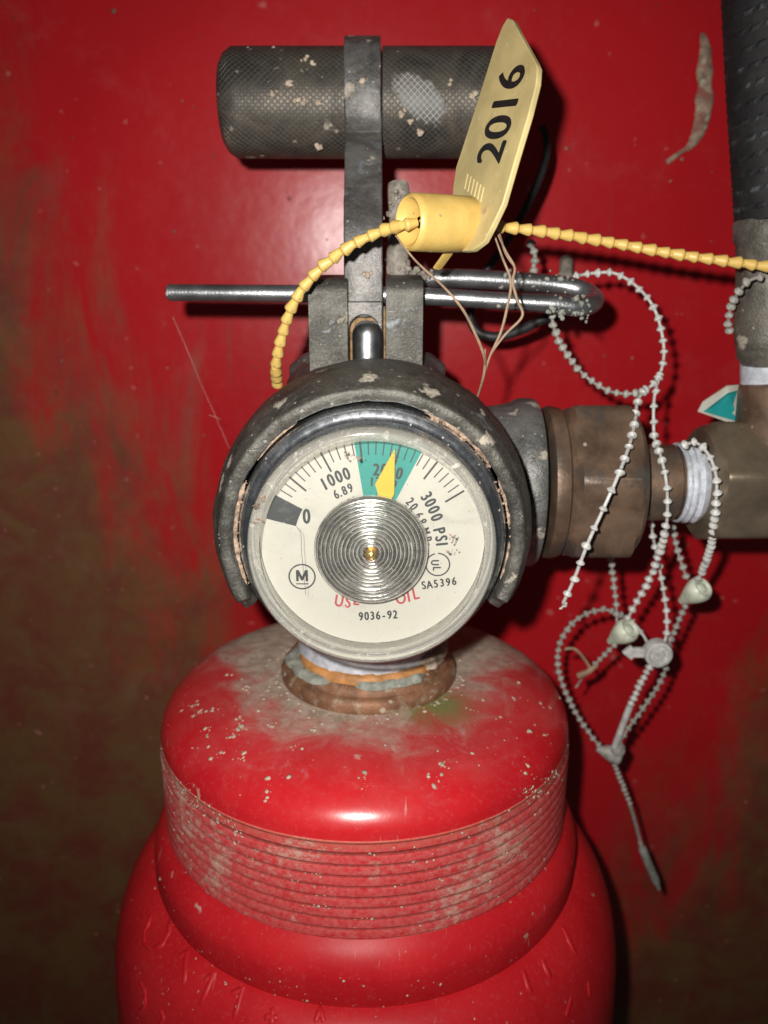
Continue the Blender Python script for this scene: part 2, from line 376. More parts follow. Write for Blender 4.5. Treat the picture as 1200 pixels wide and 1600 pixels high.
# ================================================================== red cylinder
ZD = -94.0                                   # top of the dome at the neck
cyl = thing('gas_cylinder', (0, 0, -330), 'red painted gas cylinder with a threaded neck collar below the gauge', 'gas cylinder')
def red_mat(name, dome=False, thread=False):
    t = NT(name); x = t.xyz()
    n1 = t.noise(.05, 5, .6, .4, 2)
    c = t.mix(t.ss(n1, .3, .7), (.43, .008, .013), (.51, .014, .019))
    c = t.mix(t.math('MULTIPLY', t.ss(t.noise(.9, 6, .8, .1, 41), .52, .72), .30), c, (.46, .13, .12))
    n2 = t.noise(.35, 6, .72, .5, 6); n3 = t.noise(.09, 6, .7, .8, 4)
    sp = t.math('MAXIMUM', t.spots(.15, .20, 2, .30, .8), t.math('MULTIPLY', t.spots(.6, .20, 9, .2), .8))
    mask = sp
    c = t.mix(t.math('MULTIPLY', sp, .9), c, (.50, .34, .28))
    c = t.mix(t.math('MULTIPLY', t.spots(.16, .10, 19, .4), .9), c, (.06, .015, .012))
    rough = t.mixf(n2, .22, .31) if dome else t.mixf(n2, .36, .5)
    if dome:
        # settled dust round the neck, thick near it, ragged at its edge
        rr = t.math('SQRT', t.math('ADD', t.math('MULTIPLY', x[0], x[0]), t.math('MULTIPLY', x[1], x[1])))
        rr = t.math('ADD', rr, t.math('MULTIPLY', t.ss(x[1], -6.0, 22.0), -16.0))
        g = t.math('ADD', t.math('MULTIPLY_ADD', rr, -.075, 2.38), t.math('MULTIPLY_ADD', n3, 2.4, -1.2))
        k = t.ss(g, -.35, .95)
        haze = t.math('MULTIPLY', t.ss(g, -1.3, .4), .22)
        c = t.mix(haze, c, (.40, .20, .18))
        film = t.math('MULTIPLY', t.ss(t.noise(.11, 6, .75, .9, 23), .55, .72), t.math('MULTIPLY', t.ss(rr, 52.0, 20.0), .55))
        c = t.mix(film, c, (.44, .36, .36))
        dust = t.mix(t.ss(n2, .35, .65), (.25, .21, .15), (.42, .37, .29))
        # a green patch of algae to the right of the neck
        dx = t.math('SUBTRACT', x[0], 17.0); dy = t.math('ADD', x[1], 18.0)
        alg = t.ss(t.math('ADD', t.math('SQRT', t.math('ADD', t.math('MULTIPLY', dx, dx), t.math('MULTIPLY', dy, dy))), t.math('MULTIPLY', n3, 14.0)), 18.0, 11.0)
        dust = t.mix(alg, dust, (.13, .17, .045))
        c = t.mix(t.math('MULTIPLY', k, .93), c, dust); rough = t.mixf(k, rough, .95); mask = t.math('MAXIMUM', sp, k)
    if thread:
        fine = t.noise(.55, 7, .8, .1, 17, (1, 1, 1.5)); big = t.noise(.05, 4, .6, .2, 7)
        k = t.math('MULTIPLY', t.ss(t.math('ADD', t.math('MULTIPLY', fine, .6), t.math('MULTIPLY_ADD', big, .62, t.math('MULTIPLY', t.math('MULTIPLY', t.ss(x[0], 5.0, -38.0), t.ss(x[2], 204.0, 222.0)), .085))), .64, .76), .68)
        ph = t.math('FRACT', t.math('MULTIPLY_ADD', x[2], -8 / 19.4, 8 * (330 - 107.2) / 19.4))
        gro = t.math('MAXIMUM', t.ss(ph, .13, .02), t.ss(ph, .92, 1.0))
        gro = t.math('MULTIPLY', gro, t.math('MULTIPLY', t.ss(x[2], 203.0, 203.4), t.math('MULTIPLY_ADD', n2, .9, .35)))
        pink = t.math('MULTIPLY', t.ss(t.noise(.8, 6, .75, 0, 27), .25, .7), .75)
        c = t.mix(pink, c, (.55, .135, .125))
        c = t.mix(t.math('MULTIPLY', t.ss(x[2], 222.5, 226.5), .45), c, (.50, .14, .085))
        c = t.mix(k, c, (.50, .35, .275)); c = t.mix(t.math('MINIMUM', gro, .85), c, (.085, .03, .022)); rough = t.mixf(k, .33, .9); mask = t.math('MAXIMUM', sp, k)
    t.set(Roughness=rough)
    t.b.inputs['Specular IOR Level'].default_value = .5 if dome else .22
    scr = t.math('MULTIPLY', t.ss(t.noise(1.1, 2, .5, .3, 51, (1, .10, .10)), .70, .74), t.ss(n3, .48, .6)); t.set(Base_Color=t.mix(t.math('MULTIPLY', scr, .5), c, (.50, .30, .27)))
    t.bump(t.math('ADD', t.math('MULTIPLY', mask, .5), t.math('MULTIPLY', n2, .15)), .5, .35)
    return t.m
M['reddome'] = red_mat('red_paint_dusty_dome', dome=True); M['redthread'] = red_mat('red_paint_worn_thread', thread=True); M['red'] = red_mat('red_paint')
RC = 47.3
dome = [(8, -93.5), (20, -93.8), (27, -94.0), (33, -94.5), (38, -95.5), (42, -97.1), (45, -99.4), (46.7, -101.9), (47.3, -104.2)]
dome = [(p.x, p.y) for p in catmull([Vector((a, b, 0)) for a, b in dome], 4)]
obj('dome', lathe(dome, 160), M['reddome'], cyl, angle=60)
# threaded collar: a step, then eight shallow rounded threads
pr = [(46.2, -104.0), (46.9, -104.15), (47.3, -104.5), (47.45, -106.5), (47.0, -107.1)]
ZT0, ZT1, NTH = -107.2, -126.6, 8
for i in range(NTH):
    z0 = ZT0 + (ZT1 - ZT0) * i / NTH; dz = (ZT1 - ZT0) / NTH
    pr += [(46.55, z0), (47.45, z0 + dz * .10), (47.62, z0 + dz * .25), (47.62, z0 + dz * .78), (47.4, z0 + dz * .90)]
pr += [(46.8, ZT1), (46.9, ZT1 - 1.5)]
obj('threaded_collar', lathe(pr, 200), M['redthread'], cyl, angle=28)
obj('neck_band', lathe([(46.0, -126.0), (46.8, -127.1), (48.2, -127.9), (50.0, -131.0), (50.6, -132.2), (50.9, -133.6), (50.9, -138.6), (50.4, -140.2), (48.5, -140.4)], 160), M['red'], cyl, angle=50)
sh = [(49.0, -139.6), (51.5, -140.2), (54.5, -142.2), (57.5, -146.0), (60.0, -151.5), (61.6, -158.0), (62.4, -166.0), (62.6, -180.0), (62.6, -326.0), (60.5, -329.4), (56, -330), (0.01, -330)]
shp = [(p.x, p.y) for p in catmull([Vector((a, b, 0)) for a, b in sh[:8]], 5)] + sh[8:]
shell = obj('shell', lathe(shp, 160), M['red'], cyl, angle=40)
def shoulder(ang, s, lift=0.0):
    """point on the shoulder: ang from the front, s = profile index 0..1"""
    a = sh[1:8]; f = s * (len(a) - 1); i = min(int(f), len(a) - 2); u = f - i
    r = a[i][0] * (1 - u) + a[i + 1][0] * u; z = a[i][1] * (1 - u) + a[i + 1][1] * u
    dr = a[i + 1][0] - a[i][0]; dz = a[i + 1][1] - a[i][1]; L = math.hypot(dr, dz)
    r += lift * -dz / L; z += lift * dr / L
    return Vector((r * math.sin(ang), -r * math.cos(ang), z))
def shoulder_hit(px, py):
    """where a sight line meets the shoulder, and the outward normal there"""
    d = ray(px, py); a = sh[1:8]
    for i in range(3000):
        p = CAM + d * (60 + i * .06)
        if p.z < a[0][1]:
            zz = [q[1] for q in a][::-1]; rr = [q[0] for q in a][::-1]
            r = float(np.interp(p.z, zz, rr))
            if math.hypot(p.x + .9, p.y) <= r:
                sl = (float(np.interp(p.z - .5, zz, rr)) - float(np.interp(p.z + .5, zz, rr)))
                n = Vector((p.x + .9, p.y, 0)).normalized() + Vector((0, 0, sl)); return p, n.normalized()
    return None
def stroke(pts, w_=.85):
    P = []
    Q = [Vector((*pts[i_], 0)).lerp(Vector((*pts[i_ + 1], 0)), k_ / 6) for i_ in range(len(pts) - 1) for k_ in range(7 if i_ == len(pts) - 2 else 6)]
    for q in Q:
        h_ = shoulder_hit(q.x, q.y)
        if h_: P.append(h_[0] + Vector((.9, 0, 0)) - h_[1] * (w_ * .52))
    if len(P) > 2: obj('stamped_stroke', tube(P, lambda t: w_ * min(1, 4 * min(t, 1 - t) + .4), 10), M['red'], shell, angle=80)
for st in ([(252, 1416), (236, 1432), (226, 1456), (226, 1474), (238, 1484), (254, 1476), (264, 1456), (266, 1434), (252, 1416)], [(276, 1496), (292, 1488), (286, 1551)], [(313, 1536), (334, 1522), (308, 1582)], [(355, 1556), (379, 1545), (362, 1606)],
           [(427, 1570), (424, 1606)], [(410, 1588), (438, 1590)], [(490, 1604), (500, 1578), (509, 1604)], [(815, 1510), (831, 1558)], [(844, 1492), (862, 1534)], [(876, 1442), (902, 1498)], [(894, 1552), (883, 1592)], [(918, 1530), (922, 1560)], [(216, 1528), (228, 1550), (226, 1572), (212, 1592)], [(250, 1574), (256, 1590), (246, 1612)]):
    stroke(st)

# ---- crumbs of mud, joined per surface (nobody could count them)
ICO = None
def crumbs(name, pts, mat, parent, smin=.15, smax=.5, flat=.6):
    global ICO
    if ICO is None:
        bm = bmesh.new(); bmesh.ops.create_icosphere(bm, subdivisions=1, radius=1); bm.verts.ensure_lookup_table()
        ICO = ([v.co.copy() for v in bm.verts], [tuple(v.index for v in f.verts) for f in bm.faces]); bm.free()
    mb = MB()
    for p, n in pts:
        r = smin + (smax - smin) * random.random() ** 3
        q = Vector(n).to_track_quat('Z', 'Y') @ Quaternion((0, 0, 1), random.random() * 6.28)
        sx, sy = r * random.uniform(.7, 1.4), r * random.uniform(.7, 1.2)
        mb.add([Vector(p) + q @ Vector((v.x * sx * random.uniform(.75, 1.2), v.y * sy * random.uniform(.75, 1.2), v.z * r * flat * random.uniform(.7, 1.2))) for v in ICO[0]], ICO[1])
    return obj(name, mb, mat, parent, kind='stuff', angle=80)
P = []
def dome_pt(r, a):
    z = np.interp(r, [d[0] for d in dome], [d[1] for d in dome]); return Vector((r * math.sin(a), -r * math.cos(a), z))
for _ in range(300):
    r = 20.1 + abs(random.gauss(0, 1)) * 2.2; a = random.uniform(-2.4, 2.4); P.append((dome_pt(min(r, 46), a), (0, 0, 1)))
for _ in range(45):
    r = random.uniform(26, 46.5); a = random.choice([random.gauss(-.95, .35), random.gauss(.9, .35), random.uniform(-1.6, 1.6)]); P.append((dome_pt(r, a), (math.sin(a) * .5, -math.cos(a) * .5, 1)))
for _ in range(34):                          # clusters of splashed mud
    a0 = random.choice([random.gauss(-.85, .35), random.gauss(-.85, .3), random.gauss(.85, .3), random.uniform(-1.3, 1.3)]); r0 = random.uniform(27, 46)
    for _ in range(random.randint(3, 11)):
        r = min(46.8, r0 + random.gauss(0, 1.1)); a = a0 + random.gauss(0, .018); P.append((dome_pt(r, a), (math.sin(a) * .5, -math.cos(a) * .5, 1)))
crumbs('dirt_crumbs', P, M['crumb'], cyl, .08, .62, .4)
P = []
for _ in range(520):
    a = random.choice([random.gauss(-.9, .28), random.gauss(.75, .35), random.uniform(-1.4, 1.4)]); z = random.uniform(-126.5, -104); P.append((Vector((47.4 * math.sin(a), -47.4 * math.cos(a), z)), (math.sin(a), -math.cos(a), 0)))
for _ in range(120):
    a = random.gauss(-.35, .5); P.append((shoulder(a, random.random() ** 1.5 * .8), (math.sin(a), -math.cos(a), .7)))
for _ in range(50):
    a = random.gauss(-.3, .6); P.append((Vector((50.95 * math.sin(a), -50.95 * math.cos(a), random.uniform(-139.5, -132))), (math.sin(a), -math.cos(a), .2)))
for (px, py, n_) in ((265, 1225, 40), (290, 1240, 40), (315, 1262, 40), (345, 1285, 40), (380, 1310, 40), (420, 1335, 30), (500, 1372, 36), (520, 1395, 36), (515, 1415, 30), (560, 1440, 20), (840, 1240, 40), (870, 1215, 40), (800, 1330, 30), (680, 1350, 20), (690, 1385, 20)):
    for _ in range(n_):                      # mud smeared along the threads
        d = ray(px + random.gauss(0, 13), py + random.gauss(0, 6)); A_ = d.x ** 2 + d.y ** 2; B_ = 2 * (CAM.x * d.x + CAM.y * d.y); C_ = CAM.x ** 2 + CAM.y ** 2 - 47.5 ** 2
        q_ = B_ * B_ - 4 * A_ * C_
        if q_ > 0:
            p = CAM + d * ((-B_ - math.sqrt(q_)) / (2 * A_)); P.append((p, (p.x, p.y, 0)))
crumbs('dirt_crumbs', P, M['crumb'], cyl, .08, .40, .4)

cyl.location.x = -.9 * S

# ================================================================== valve
GC = U(581, 861, -45.0); GX, GZ = GC.x, GC.z
valve = thing('cylinder_valve', (0, 0, -94), 'dusty cast bronze valve body with arched guard around the pressure gauge', 'valve')
# neck flange, stem and tape
obj('neck_flange', lathe([(13, -94.4), (20.0, -94.3), (20.3, -93.6), (20.3, -92.0), (19.7, -91.0), (18.6, -90.6), (18.3, -89.4), (17.2, -88.6), (13, -88.4)], 96), simple('brown_bronze_flange', (.22, .105, .055), .6, .3, .35, .2, .4, 1.2, [(.5, .4, (.42, .36, .27), .5)], 51, (.2, .5, (.33, .26, .18))), valve, angle=40)
def wob(amp, fr, sd): return lambda a, h, r: r + amp * mnoise.noise(Vector((math.cos(a) * fr + sd, math.sin(a) * fr, h * .6)))
obj('thread_tape', lathe([(14.2, -88.2), (16.1, -88.0), (16.3, -86.6), (16.0, -85.2), (16.2, -83.6), (15.8, -82.0), (15.9, -80.6), (15.2, -79.0)], 120, rfun=wob(.35, 2.6, 1)), M['ptfe'], valve, angle=60)
# ragged lumps of sealant and orange residue on the flange
def patch(name, a0, a1, r0, r1, z, mat, th, sd):
    N = 40; V = []; Fc = []
    for i in range(N + 1):
        a = a0 + (a1 - a0) * i / N; e = min(1, 5 * min(i / N, 1 - i / N) + .1)
        ro = r0 + (r1 - r0) * e * (1 + .30 * mnoise.noise(Vector((a * 5, sd, 0)))); 
        for (r, dz) in ((r0 - .4, 0), (r0, th), (r0 * .4 + ro * .6, th * (1 + .5 * mnoise.noise(Vector((a * 9, sd, 4))))), (ro, th * .5), (ro + .1, -.5)):
            V.append((r * math.sin(a), -r * math.cos(a), z + dz))
    for i in range(N):
        for k in range(4): Fc.append((i * 5 + k, (i + 1) * 5 + k, (i + 1) * 5 + k + 1, i * 5 + k + 1))
    return obj(name, (V, Fc), mat, valve, angle=70)
patch('orange_residue', -1.35, 1.25, 15.8, 17.4, -87.9, M['orange'], 1.5, 1)
patch('sealant_flake', -1.6, -.42, 16.2, 19.4, -88.6, M['sealant'], .9, 2)
patch('sealant_flake', -.22, .85, 16.4, 18.6, -88.4, M['sealant'], 1.0, 3)
patch('sealant_flake', .75, 1.8, 15.4, 18.2, -87.2, M['crumb'], 2.2, 5)
# body block behind the gauge, cast and rounded by a voxel remesh
mb = MB()
mb.add(*lathe([(.01, -84), (15.0, -84), (15.6, -76), (17.5, -66), (18.5, -52), (18.5, -36), (17.0, -26), (13.5, -22), (.01, -22)], 48))
mb.add(*lathe([(.01, -17), (25.0, -17), (26.0, -14), (23.0, -7), (16, 0), (.01, 0)], 48, 'Y', (GX, 0, GZ)))
for sx in (-1, 1):
    mb.add(*tube([Vector((sx * 6, 3, -27)), Vector((sx * 12.5, 3, -27)), Vector((sx * 15.0, 3, -28))], [7.0, 6.6, 5.2], 24))
body = obj('body', mb, M['castd'], valve, angle=180)
r_ = body.modifiers.new('cast', 'REMESH'); r_.mode = 'VOXEL'; r_.voxel_size = .55 * S; r_.use_smooth_shade = True
s_ = body.modifiers.new('soften', 'SMOOTH'); s_.factor = .5; s_.iterations = 7
obj('outlet_boss', lathe([(8, 4), (16.6, 5), (16.7, 20), (16.7, 25), (17.0, 28.5), (17.5, 31.0), (18.2, 32.0), (18.5, 33.0), (18.5, 35.4), (18.1, 36.3), (17.2, 36.7), (8, 36.7)], 96, 'X', (0, 2, -48.8), rfun=wob(.12, 3.0, 7)), cast('grey_cast_boss', (.175, .174, .166), 71, .45, .6), valve, angle=35)
# arched guard
def guard():
    V = []; Fc = []; N = 150; A = math.radians(121)
    prof = [(24.3, -15), (24.3, -38.8), (24.45, -39.5), (24.9, -39.85), (26.3, -39.9), (26.75, -39.55), (26.95, -38.7), (27.5, -37.6), (28.3, -35.6), (28.9, -33.0), (29.3, -28), (29.4, -22), (28.2, -15.0), (26.0, -12.5)]
    n = len(prof)
    for i in range(N + 1):
        a = -A + 2 * A * i / N
        e = min(i, N - i) / N
        for (r, y) in prof:
            d = .30 * mnoise.noise(Vector((math.sin(a) * 5, y * .12, math.cos(a) * 5))) + .09 * mnoise.noise(Vector((math.sin(a) * 22, y * .5, math.cos(a) * 22)))
            if e < .02: y2 = y * .97 - 1.0 * (1 - e / .02) * -1
            else: y2 = y
            V.append((GX + (r + d) * math.sin(a), y2 + d * .6, GZ + (r + d) * math.cos(a)))
    for i in range(N):
        for k in range(n): Fc.append((i * n + k, (i + 1) * n + k, (i + 1) * n + (k + 1) % n, i * n + (k + 1) % n))
    Fc.append(tuple(range(n))); Fc.append(tuple(N * n + k for k in reversed(range(n))))
    return V, Fc
obj('gauge_guard', guard(), M['cast'], valve, angle=50, bevel=.5)
# crust of mud caught between guard and bezel
mb = MB()
for a0, a1, rr, w_, sd in ((-1.95, -1.12, 24.1, .62, 1), (.38, .98, 24.05, .60, 2), (.60, .80, 23.0, .5, 3), (1.12, 1.5, 24.1, .4, 4), (-.95, -.55, 24.1, .3, 5), (1.6, 1.9, 24.1, .3, 6)):
    pts = []; rad = []
    for i in range(61):
        f = i / 60; a = a0 + (a1 - a0) * f; n_ = mnoise.noise(Vector((a * 7, sd, 0))); m_ = mnoise.noise(Vector((a * 26, sd, 5)))
        r = rr + .25 * n_ + .12 * m_; pts.append(Vector((GX + r * math.sin(a), -38.15 + .3 * n_, GZ + r * math.cos(a))))
        rad.append(max(.06, w_ * (.75 + .9 * n_ + .7 * m_) * min(1, 8 * min(f, 1 - f) + .1)))
    mb.add(*tube(pts, rad, 9))
obj('mud_crust', mb, M['crust'], valve, angle=75, kind='stuff')
P = []
for a0, a1, rr, nn in ((-1.95, -1.12, 24.1, 50), (.40, 1.0, 23.8, 60), (.55, .82, 22.9, 30), (1.1, 1.6, 24.0, 20)):
    for _ in range(nn):
        a = random.uniform(a0, a1); r = rr + random.gauss(0, .3); P.append((Vector((GX + r * math.sin(a), -38.5 + random.gauss(.2, .2), GZ + r * math.cos(a))), (0, -1, 0)))
crumbs('mud_crumbs', P, M['crust'], valve, .10, .40, .45)
# fork lugs
ZP = -24.0
for (xl, xr) in ((482, 543), (603, 661)):
    A = U(xl, 500, -9); B = U(xr, 500, -9); top = U((xl + xr) / 2, 450, -9).z
    pts = rounded([(-9, ZP), (-9, top), (-7.0, top + 1.6), (7, top + 2.2), (9, top), (9, ZP)], [.1, 1.2, 2.5, 3, 2, .1])
    pr_ = [Vector((A.x, p[0], p[1])) for p in pts]
    obj('fork_lug', prism(pr_, Vector((B.x - A.x, 0, 0))), M['cast'], valve, angle=40, bevel=.7, bseg=3)
# plunger between the lugs and the rust behind it
pc = U(574, 540, -7)
pt = U(574, 501, -7).z
obj('plunger', lathe([(3.05, ZP), (3.05, pt - 2.8), (2.9, pt - 1.9), (2.3, pt - .8), (1.3, pt - .15), (.01, pt)], 40, c=(pc.x, -6.5, 0)), M['plunger'], valve, angle=50)
obj('rusty_backing', box((pc.x, -1.4, (U(574, 478, -1).z + ZP) / 2), (7.4, 1.6, U(574, 478, -1).z - ZP)), M['rust'], valve, bevel=.3)

# ================================================================== pressure gauge
gauge = thing('pressure_gauge', (GX, -36, GZ - 24.4), 'round pressure gauge with white dial, teal band and yellow pointer', 'gauge')
YD = -39.5
obj('case', lathe([(.01, -16.5), (21.5, -16.5), (23.0, -20), (23.3, -30), (23.3, -31)], 96, 'Y', (GX, 0, GZ)), M['chrome'], gauge)
obj('bezel', lathe([(23.3, -31), (23.7, -36.0), (23.65, -37.6), (23.45, -38.3), (23.1, -38.75), (22.6, -39.1), (21.9, -39.4), (21.2, -39.7), (20.95, -40.2), (20.85, -41.0), (20.7, -41.3), (20.5, -41.0), (20.3, -38.0), (20.3, -31)], 128, 'Y', (GX, 0, GZ)), M['chrome'], gauge, angle=60)
dial = obj('dial', lathe([(.01, YD), (19.55, YD), (19.55, YD + 1.2), (.01, YD + 1.2)], 128, 'Y', (GX, 0, GZ)), M['dial'], gauge, angle=30)
dn = Vector((0, -1, 0)); dp = Vector((GX, YD, GZ))
DC = onplane(581, 852, dp, dn)              # centre of the printed scale
def DP(px, py):
    q = onplane(px, py, dp, dn); return (q.x, q.z)
def onto(shape2, x, z, rot, lift, mb):
    V, Fc = shape2; c, s = math.cos(rot), math.sin(rot)
    mb.add([(x + v[0] * c - v[1] * s, YD - lift - (v[2] if len(v) > 2 else 0), z + v[0] * s + v[1] * c) for v in V], Fc)
def dialtext(name, items, mat, lift=.04):
    mb = MB()
    for (s, px, py, size, rot, bold, xs) in items:
        x, z = DP(px, py); onto(glyphs(s, size, bold, xs), x, z, math.radians(rot), lift, mb)
    return obj(name, mb, mat, dial, smooth=False)
def ring2(r0, r1, a0, a1, n=24):
    V = []; Fc = []
    for i in range(n + 1):
        a = a0 + (a1 - a0) * i / n
        V += [(r0 * math.sin(a), r0 * math.cos(a)), (r1 * math.sin(a), r1 * math.cos(a))]
    for i in range(n): Fc.append((2 * i, 2 * i + 1, 2 * i + 3, 2 * i + 2))
    return V, Fc
R = math.radians
mb = MB(); onto(ring2(7, 18.9, R(-9), R(27)), DC.x, DC.z, 0, .03, mb); obj('green_band', mb, M['green'], dial, smooth=False)
mb = MB(); onto(ring2(13.6, 18.9, R(-75), R(-61)), DC.x, DC.z, 0, .03, mb); obj('zero_block', mb, M['dialblk'], dial, smooth=False)
mb = MB()
for k in range(3, 31):
    psi = k * 100; a = R(-70 + 128.0 * psi / 3000); major = psi % 500 == 0; wd = .17 if major else .10
    r0, r1 = (14.9, 18.7) if major else (16.2, 18.5)
    V2 = [(-wd, r0), (wd, r0), (wd, r1), (-wd, r1)]; c, s = math.cos(-a), math.sin(-a)
    onto(([(x * c - y * s, x * s + y * c) for x, y in V2], [(0, 1, 2, 3)]), DC.x, DC.z, 0, .07, mb)
obj('scale_ticks', mb, M['dialblk'], dial, smooth=False)
dialtext('numeral_zero', [('0', 479, 806, 3.7, 0, .12, .68)], M['dialblk'])
dialtext('numeral_thousand', [('1', 506, 756, 3.05, 26, .11, .72), ('0', 517, 749.5, 3.05, 24, .11, .72), ('0', 529, 744, 3.05, 22, .11, .72), ('0', 541, 739.5, 3.05, 19, .11, .72)], M['dialblk'])
dialtext('metric_numeral', [('6', 525, 772, 2.25, 24, .08, .70), ('.', 531, 769, 2.25, 22, .08, .70), ('8', 538, 766, 2.25, 21, .08, .70), ('9', 547, 762, 2.25, 19, .08, .70)], M['dialblk'])
dialtext('numeral_two_thousand', [('2', 588, 733, 2.95, -3, .11, .72), ('0', 600, 733, 2.95, -7, .11, .72), ('0', 612, 735, 2.95, -11, .11, .72), ('0', 624, 739, 2.95, -14, .11, .72)], M['dialblk'], .08)
dialtext('metric_numeral', [('1', 581, 752, 2.25, -2, .08, .70), ('3', 590, 752, 2.25, -5, .08, .70), ('.', 598, 753, 2.25, -9, .08, .70), ('7', 606, 754, 2.25, -12, .08, .70), ('9', 616, 757, 2.25, -16, .08, .70)], M['dialblk'], .08)
dialtext('numeral_three_thousand', [('3', 667, 775, 2.95, -55, .11, .70), ('0', 673, 785, 2.95, -60, .11, .70), ('0', 678.5, 796, 2.95, -64, .11, .70), ('0', 683, 808, 2.95, -68, .11, .70),
                                    ('P', 687, 829, 2.95, -76, .11, .70), ('S', 690, 841, 2.95, -81, .11, .70), ('I', 691, 850, 2.95, -84, .11, .70)], M['dialblk'])
dialtext('metric_numeral', [('2', 641, 783, 2.25, -48, .08, .70), ('0', 647, 791.5, 2.25, -53, .08, .70), ('.', 650, 799, 2.25, -57, .08, .70), ('6', 655, 805, 2.25, -60, .08, .70), ('8', 660, 815, 2.25, -65, .08, .70),
                            ('M', 665, 830, 2.25, -72, .08, .70), ('P', 668, 842, 2.25, -78, .08, .70), ('a', 669, 851, 2.25, -82, .08, .70)], M['dialblk'])
mb = MB(); x, z = DP(472, 901); onto(ring2(2.15, 2.42, 0, R(360), 48), x, z, 0, .04, mb); onto(([(-1.05, -.85), (-.6, -.85), (-.6, .2), (-.2, -.7), (.2, -.7), (.6, .2), (.6, -.85), (1.05, -.85), (1.05, 1.25), (.55, 1.25), (0, .05), (-.55, 1.25), (-1.05, 1.25)], [(0, 1, 2, 12), (2, 11, 12), (2, 3, 10, 11), (3, 4, 10), (4, 5, 9, 10), (5, 9, 8), (5, 6, 7, 8)]), x, z, 0, .04, mb); onto(([(-1.1, -1.45), (1.1, -1.45), (1.1, -1.25), (-1.1, -1.25)], [(0, 1, 2, 3)]), x, z, 0, .04, mb)
obj('maker_emblem', mb, M['dialblk'], dial, smooth=False)
mb = MB(); x, z = DP(684, 882); onto(ring2(1.95, 2.2, 0, R(345), 48), x, z, 0, .04, mb); onto(glyphs('U', 2.0, .07, .75), x - .45, z + .35, R(-90), .04, mb); onto(glyphs('L', 2.0, .07, .75), x - .1, z - .75, R(-90), .04, mb)
obj('approval_emblem', mb, M['dialblk'], dial, smooth=False)
dialtext('code_text', [('S', 662, 914, 2.1, 10, .07, .75), ('A', 671, 913, 2.1, 9, .07, .75), ('5', 681, 911.5, 2.1, 8, .07, .75), ('3', 690.5, 910, 2.1, 7, .07, .75), ('9', 700, 909, 2.1, 6, .07, .75), ('6', 709.5, 907.5, 2.1, 5, .07, .75)], M['dialblk'])
dialtext('warning_text', [('U', 530, 938, 3.1, -10, .08, .74), ('S', 544, 940, 3.1, -8, .08, .74), ('E', 557, 936, 3.1, -5, .08, .74), ('N', 579, 932, 3.1, 0, .08, .74), ('O', 594, 932, 3.1, 3, .08, .74), ('O', 626, 934, 3.1, 9, .08, .74), ('I', 638, 931, 3.1, 11, .08, .74), ('L', 649, 927, 3.1, 12, .08, .74)], M['dialred'])
dialtext('part_number', [(c_, 564 + i * 8.9, 962.5 - i * .5, 2.25, 3, .08, .70) for i, c_ in enumerate('9036-92')], M['dialblk'])
# pointer
tip = onplane(617, 701, Vector((0, YD - 1.2, 0)), dn); b1 = onplane(616, 772, Vector((0, YD - 1.2, 0)), dn); b2 = onplane(586, 757, Vector((0, YD - 1.2, 0)), dn); b3 = onplane(600, 800, Vector((0, YD - 1.2, 0)), dn)
obj('pointer', prism([tip, b1, b3, b2], Vector((0, .3, 0))), M['pointer'], gauge, smooth=False)
# coiled tube seen end on, with its brass pin
CC = onplane(580, 861, Vector((0, YD - 2.4, 0)), dn)
pr_ = [(1.2, CC.y - 1.2)]; r0 = 1.2; NR = 12
for i in range(NR):
    w_ = 8.4 / NR; f = i / NR; base = CC.y - 1.2 + 1.1 * f; k_ = random.uniform(.75, 1.3)
    pr_ += [(r0 + w_ * .06, base - .24 * k_), (r0 + w_ * .24, base - .29 * k_), (r0 + w_ * .50, base - .24 * k_), (r0 + w_ * .80, base - .10 * k_), (r0 + w_ * .97, base + .16)]
    r0 += w_
pr_ += [(9.75, CC.y + .1), (9.9, CC.y + .9)]
def wob_(a, h, r): return r + .05 * mnoise.noise(Vector((math.cos(a) * 1.5, math.sin(a) * 1.5, r * 2.2)))
obj('coiled_tube', lathe(pr_, 144, 'Y', (CC.x, 0, CC.z), rfun=wob_), M['coil'], gauge, angle=50)
obj('coil_backing', lathe([(.01, CC.y + .1), (9.5, CC.y + .5), (9.85, CC.y + .2), (9.9, CC.y + .9), (9.6, CC.y + 1.6), (.01, CC.y + 1.6)], 96, 'Y', (CC.x, 0, CC.z)), M['coil'], gauge)
obj('brass_pin', lathe([(.01, CC.y - 2.6), (.55, CC.y - 2.4), (.95, CC.y - 1.8), (1.2, CC.y - 1.2), (1.3, CC.y), (1.3, CC.y + .5)], 24, 'Y', (CC.x, 0, CC.z)), M['gold'], gauge)
# clear window with its semi-clear rim, refraction painted as a pale body
obj('window', lathe([(.01, -46.2), (6, -46.1), (12, -45.8), (17, -45.35), (18.9, -45.15)], 96, 'Y', (GX, 0, GZ)), M['lens'], gauge, angle=60)
obj('window_rim', lathe([(18.9, -45.1), (19.5, -45.4), (20.3, -45.35), (20.9, -44.9), (21.1, -43.9), (20.9, -43.2), (20.75, -41.5), (20.7, -40.0), (19.6, -39.0), (19.5, -43.4), (19.0, -44.6)], 128, 'Y', (GX, 0, GZ), closed=True), M['rim'], gauge, angle=50)

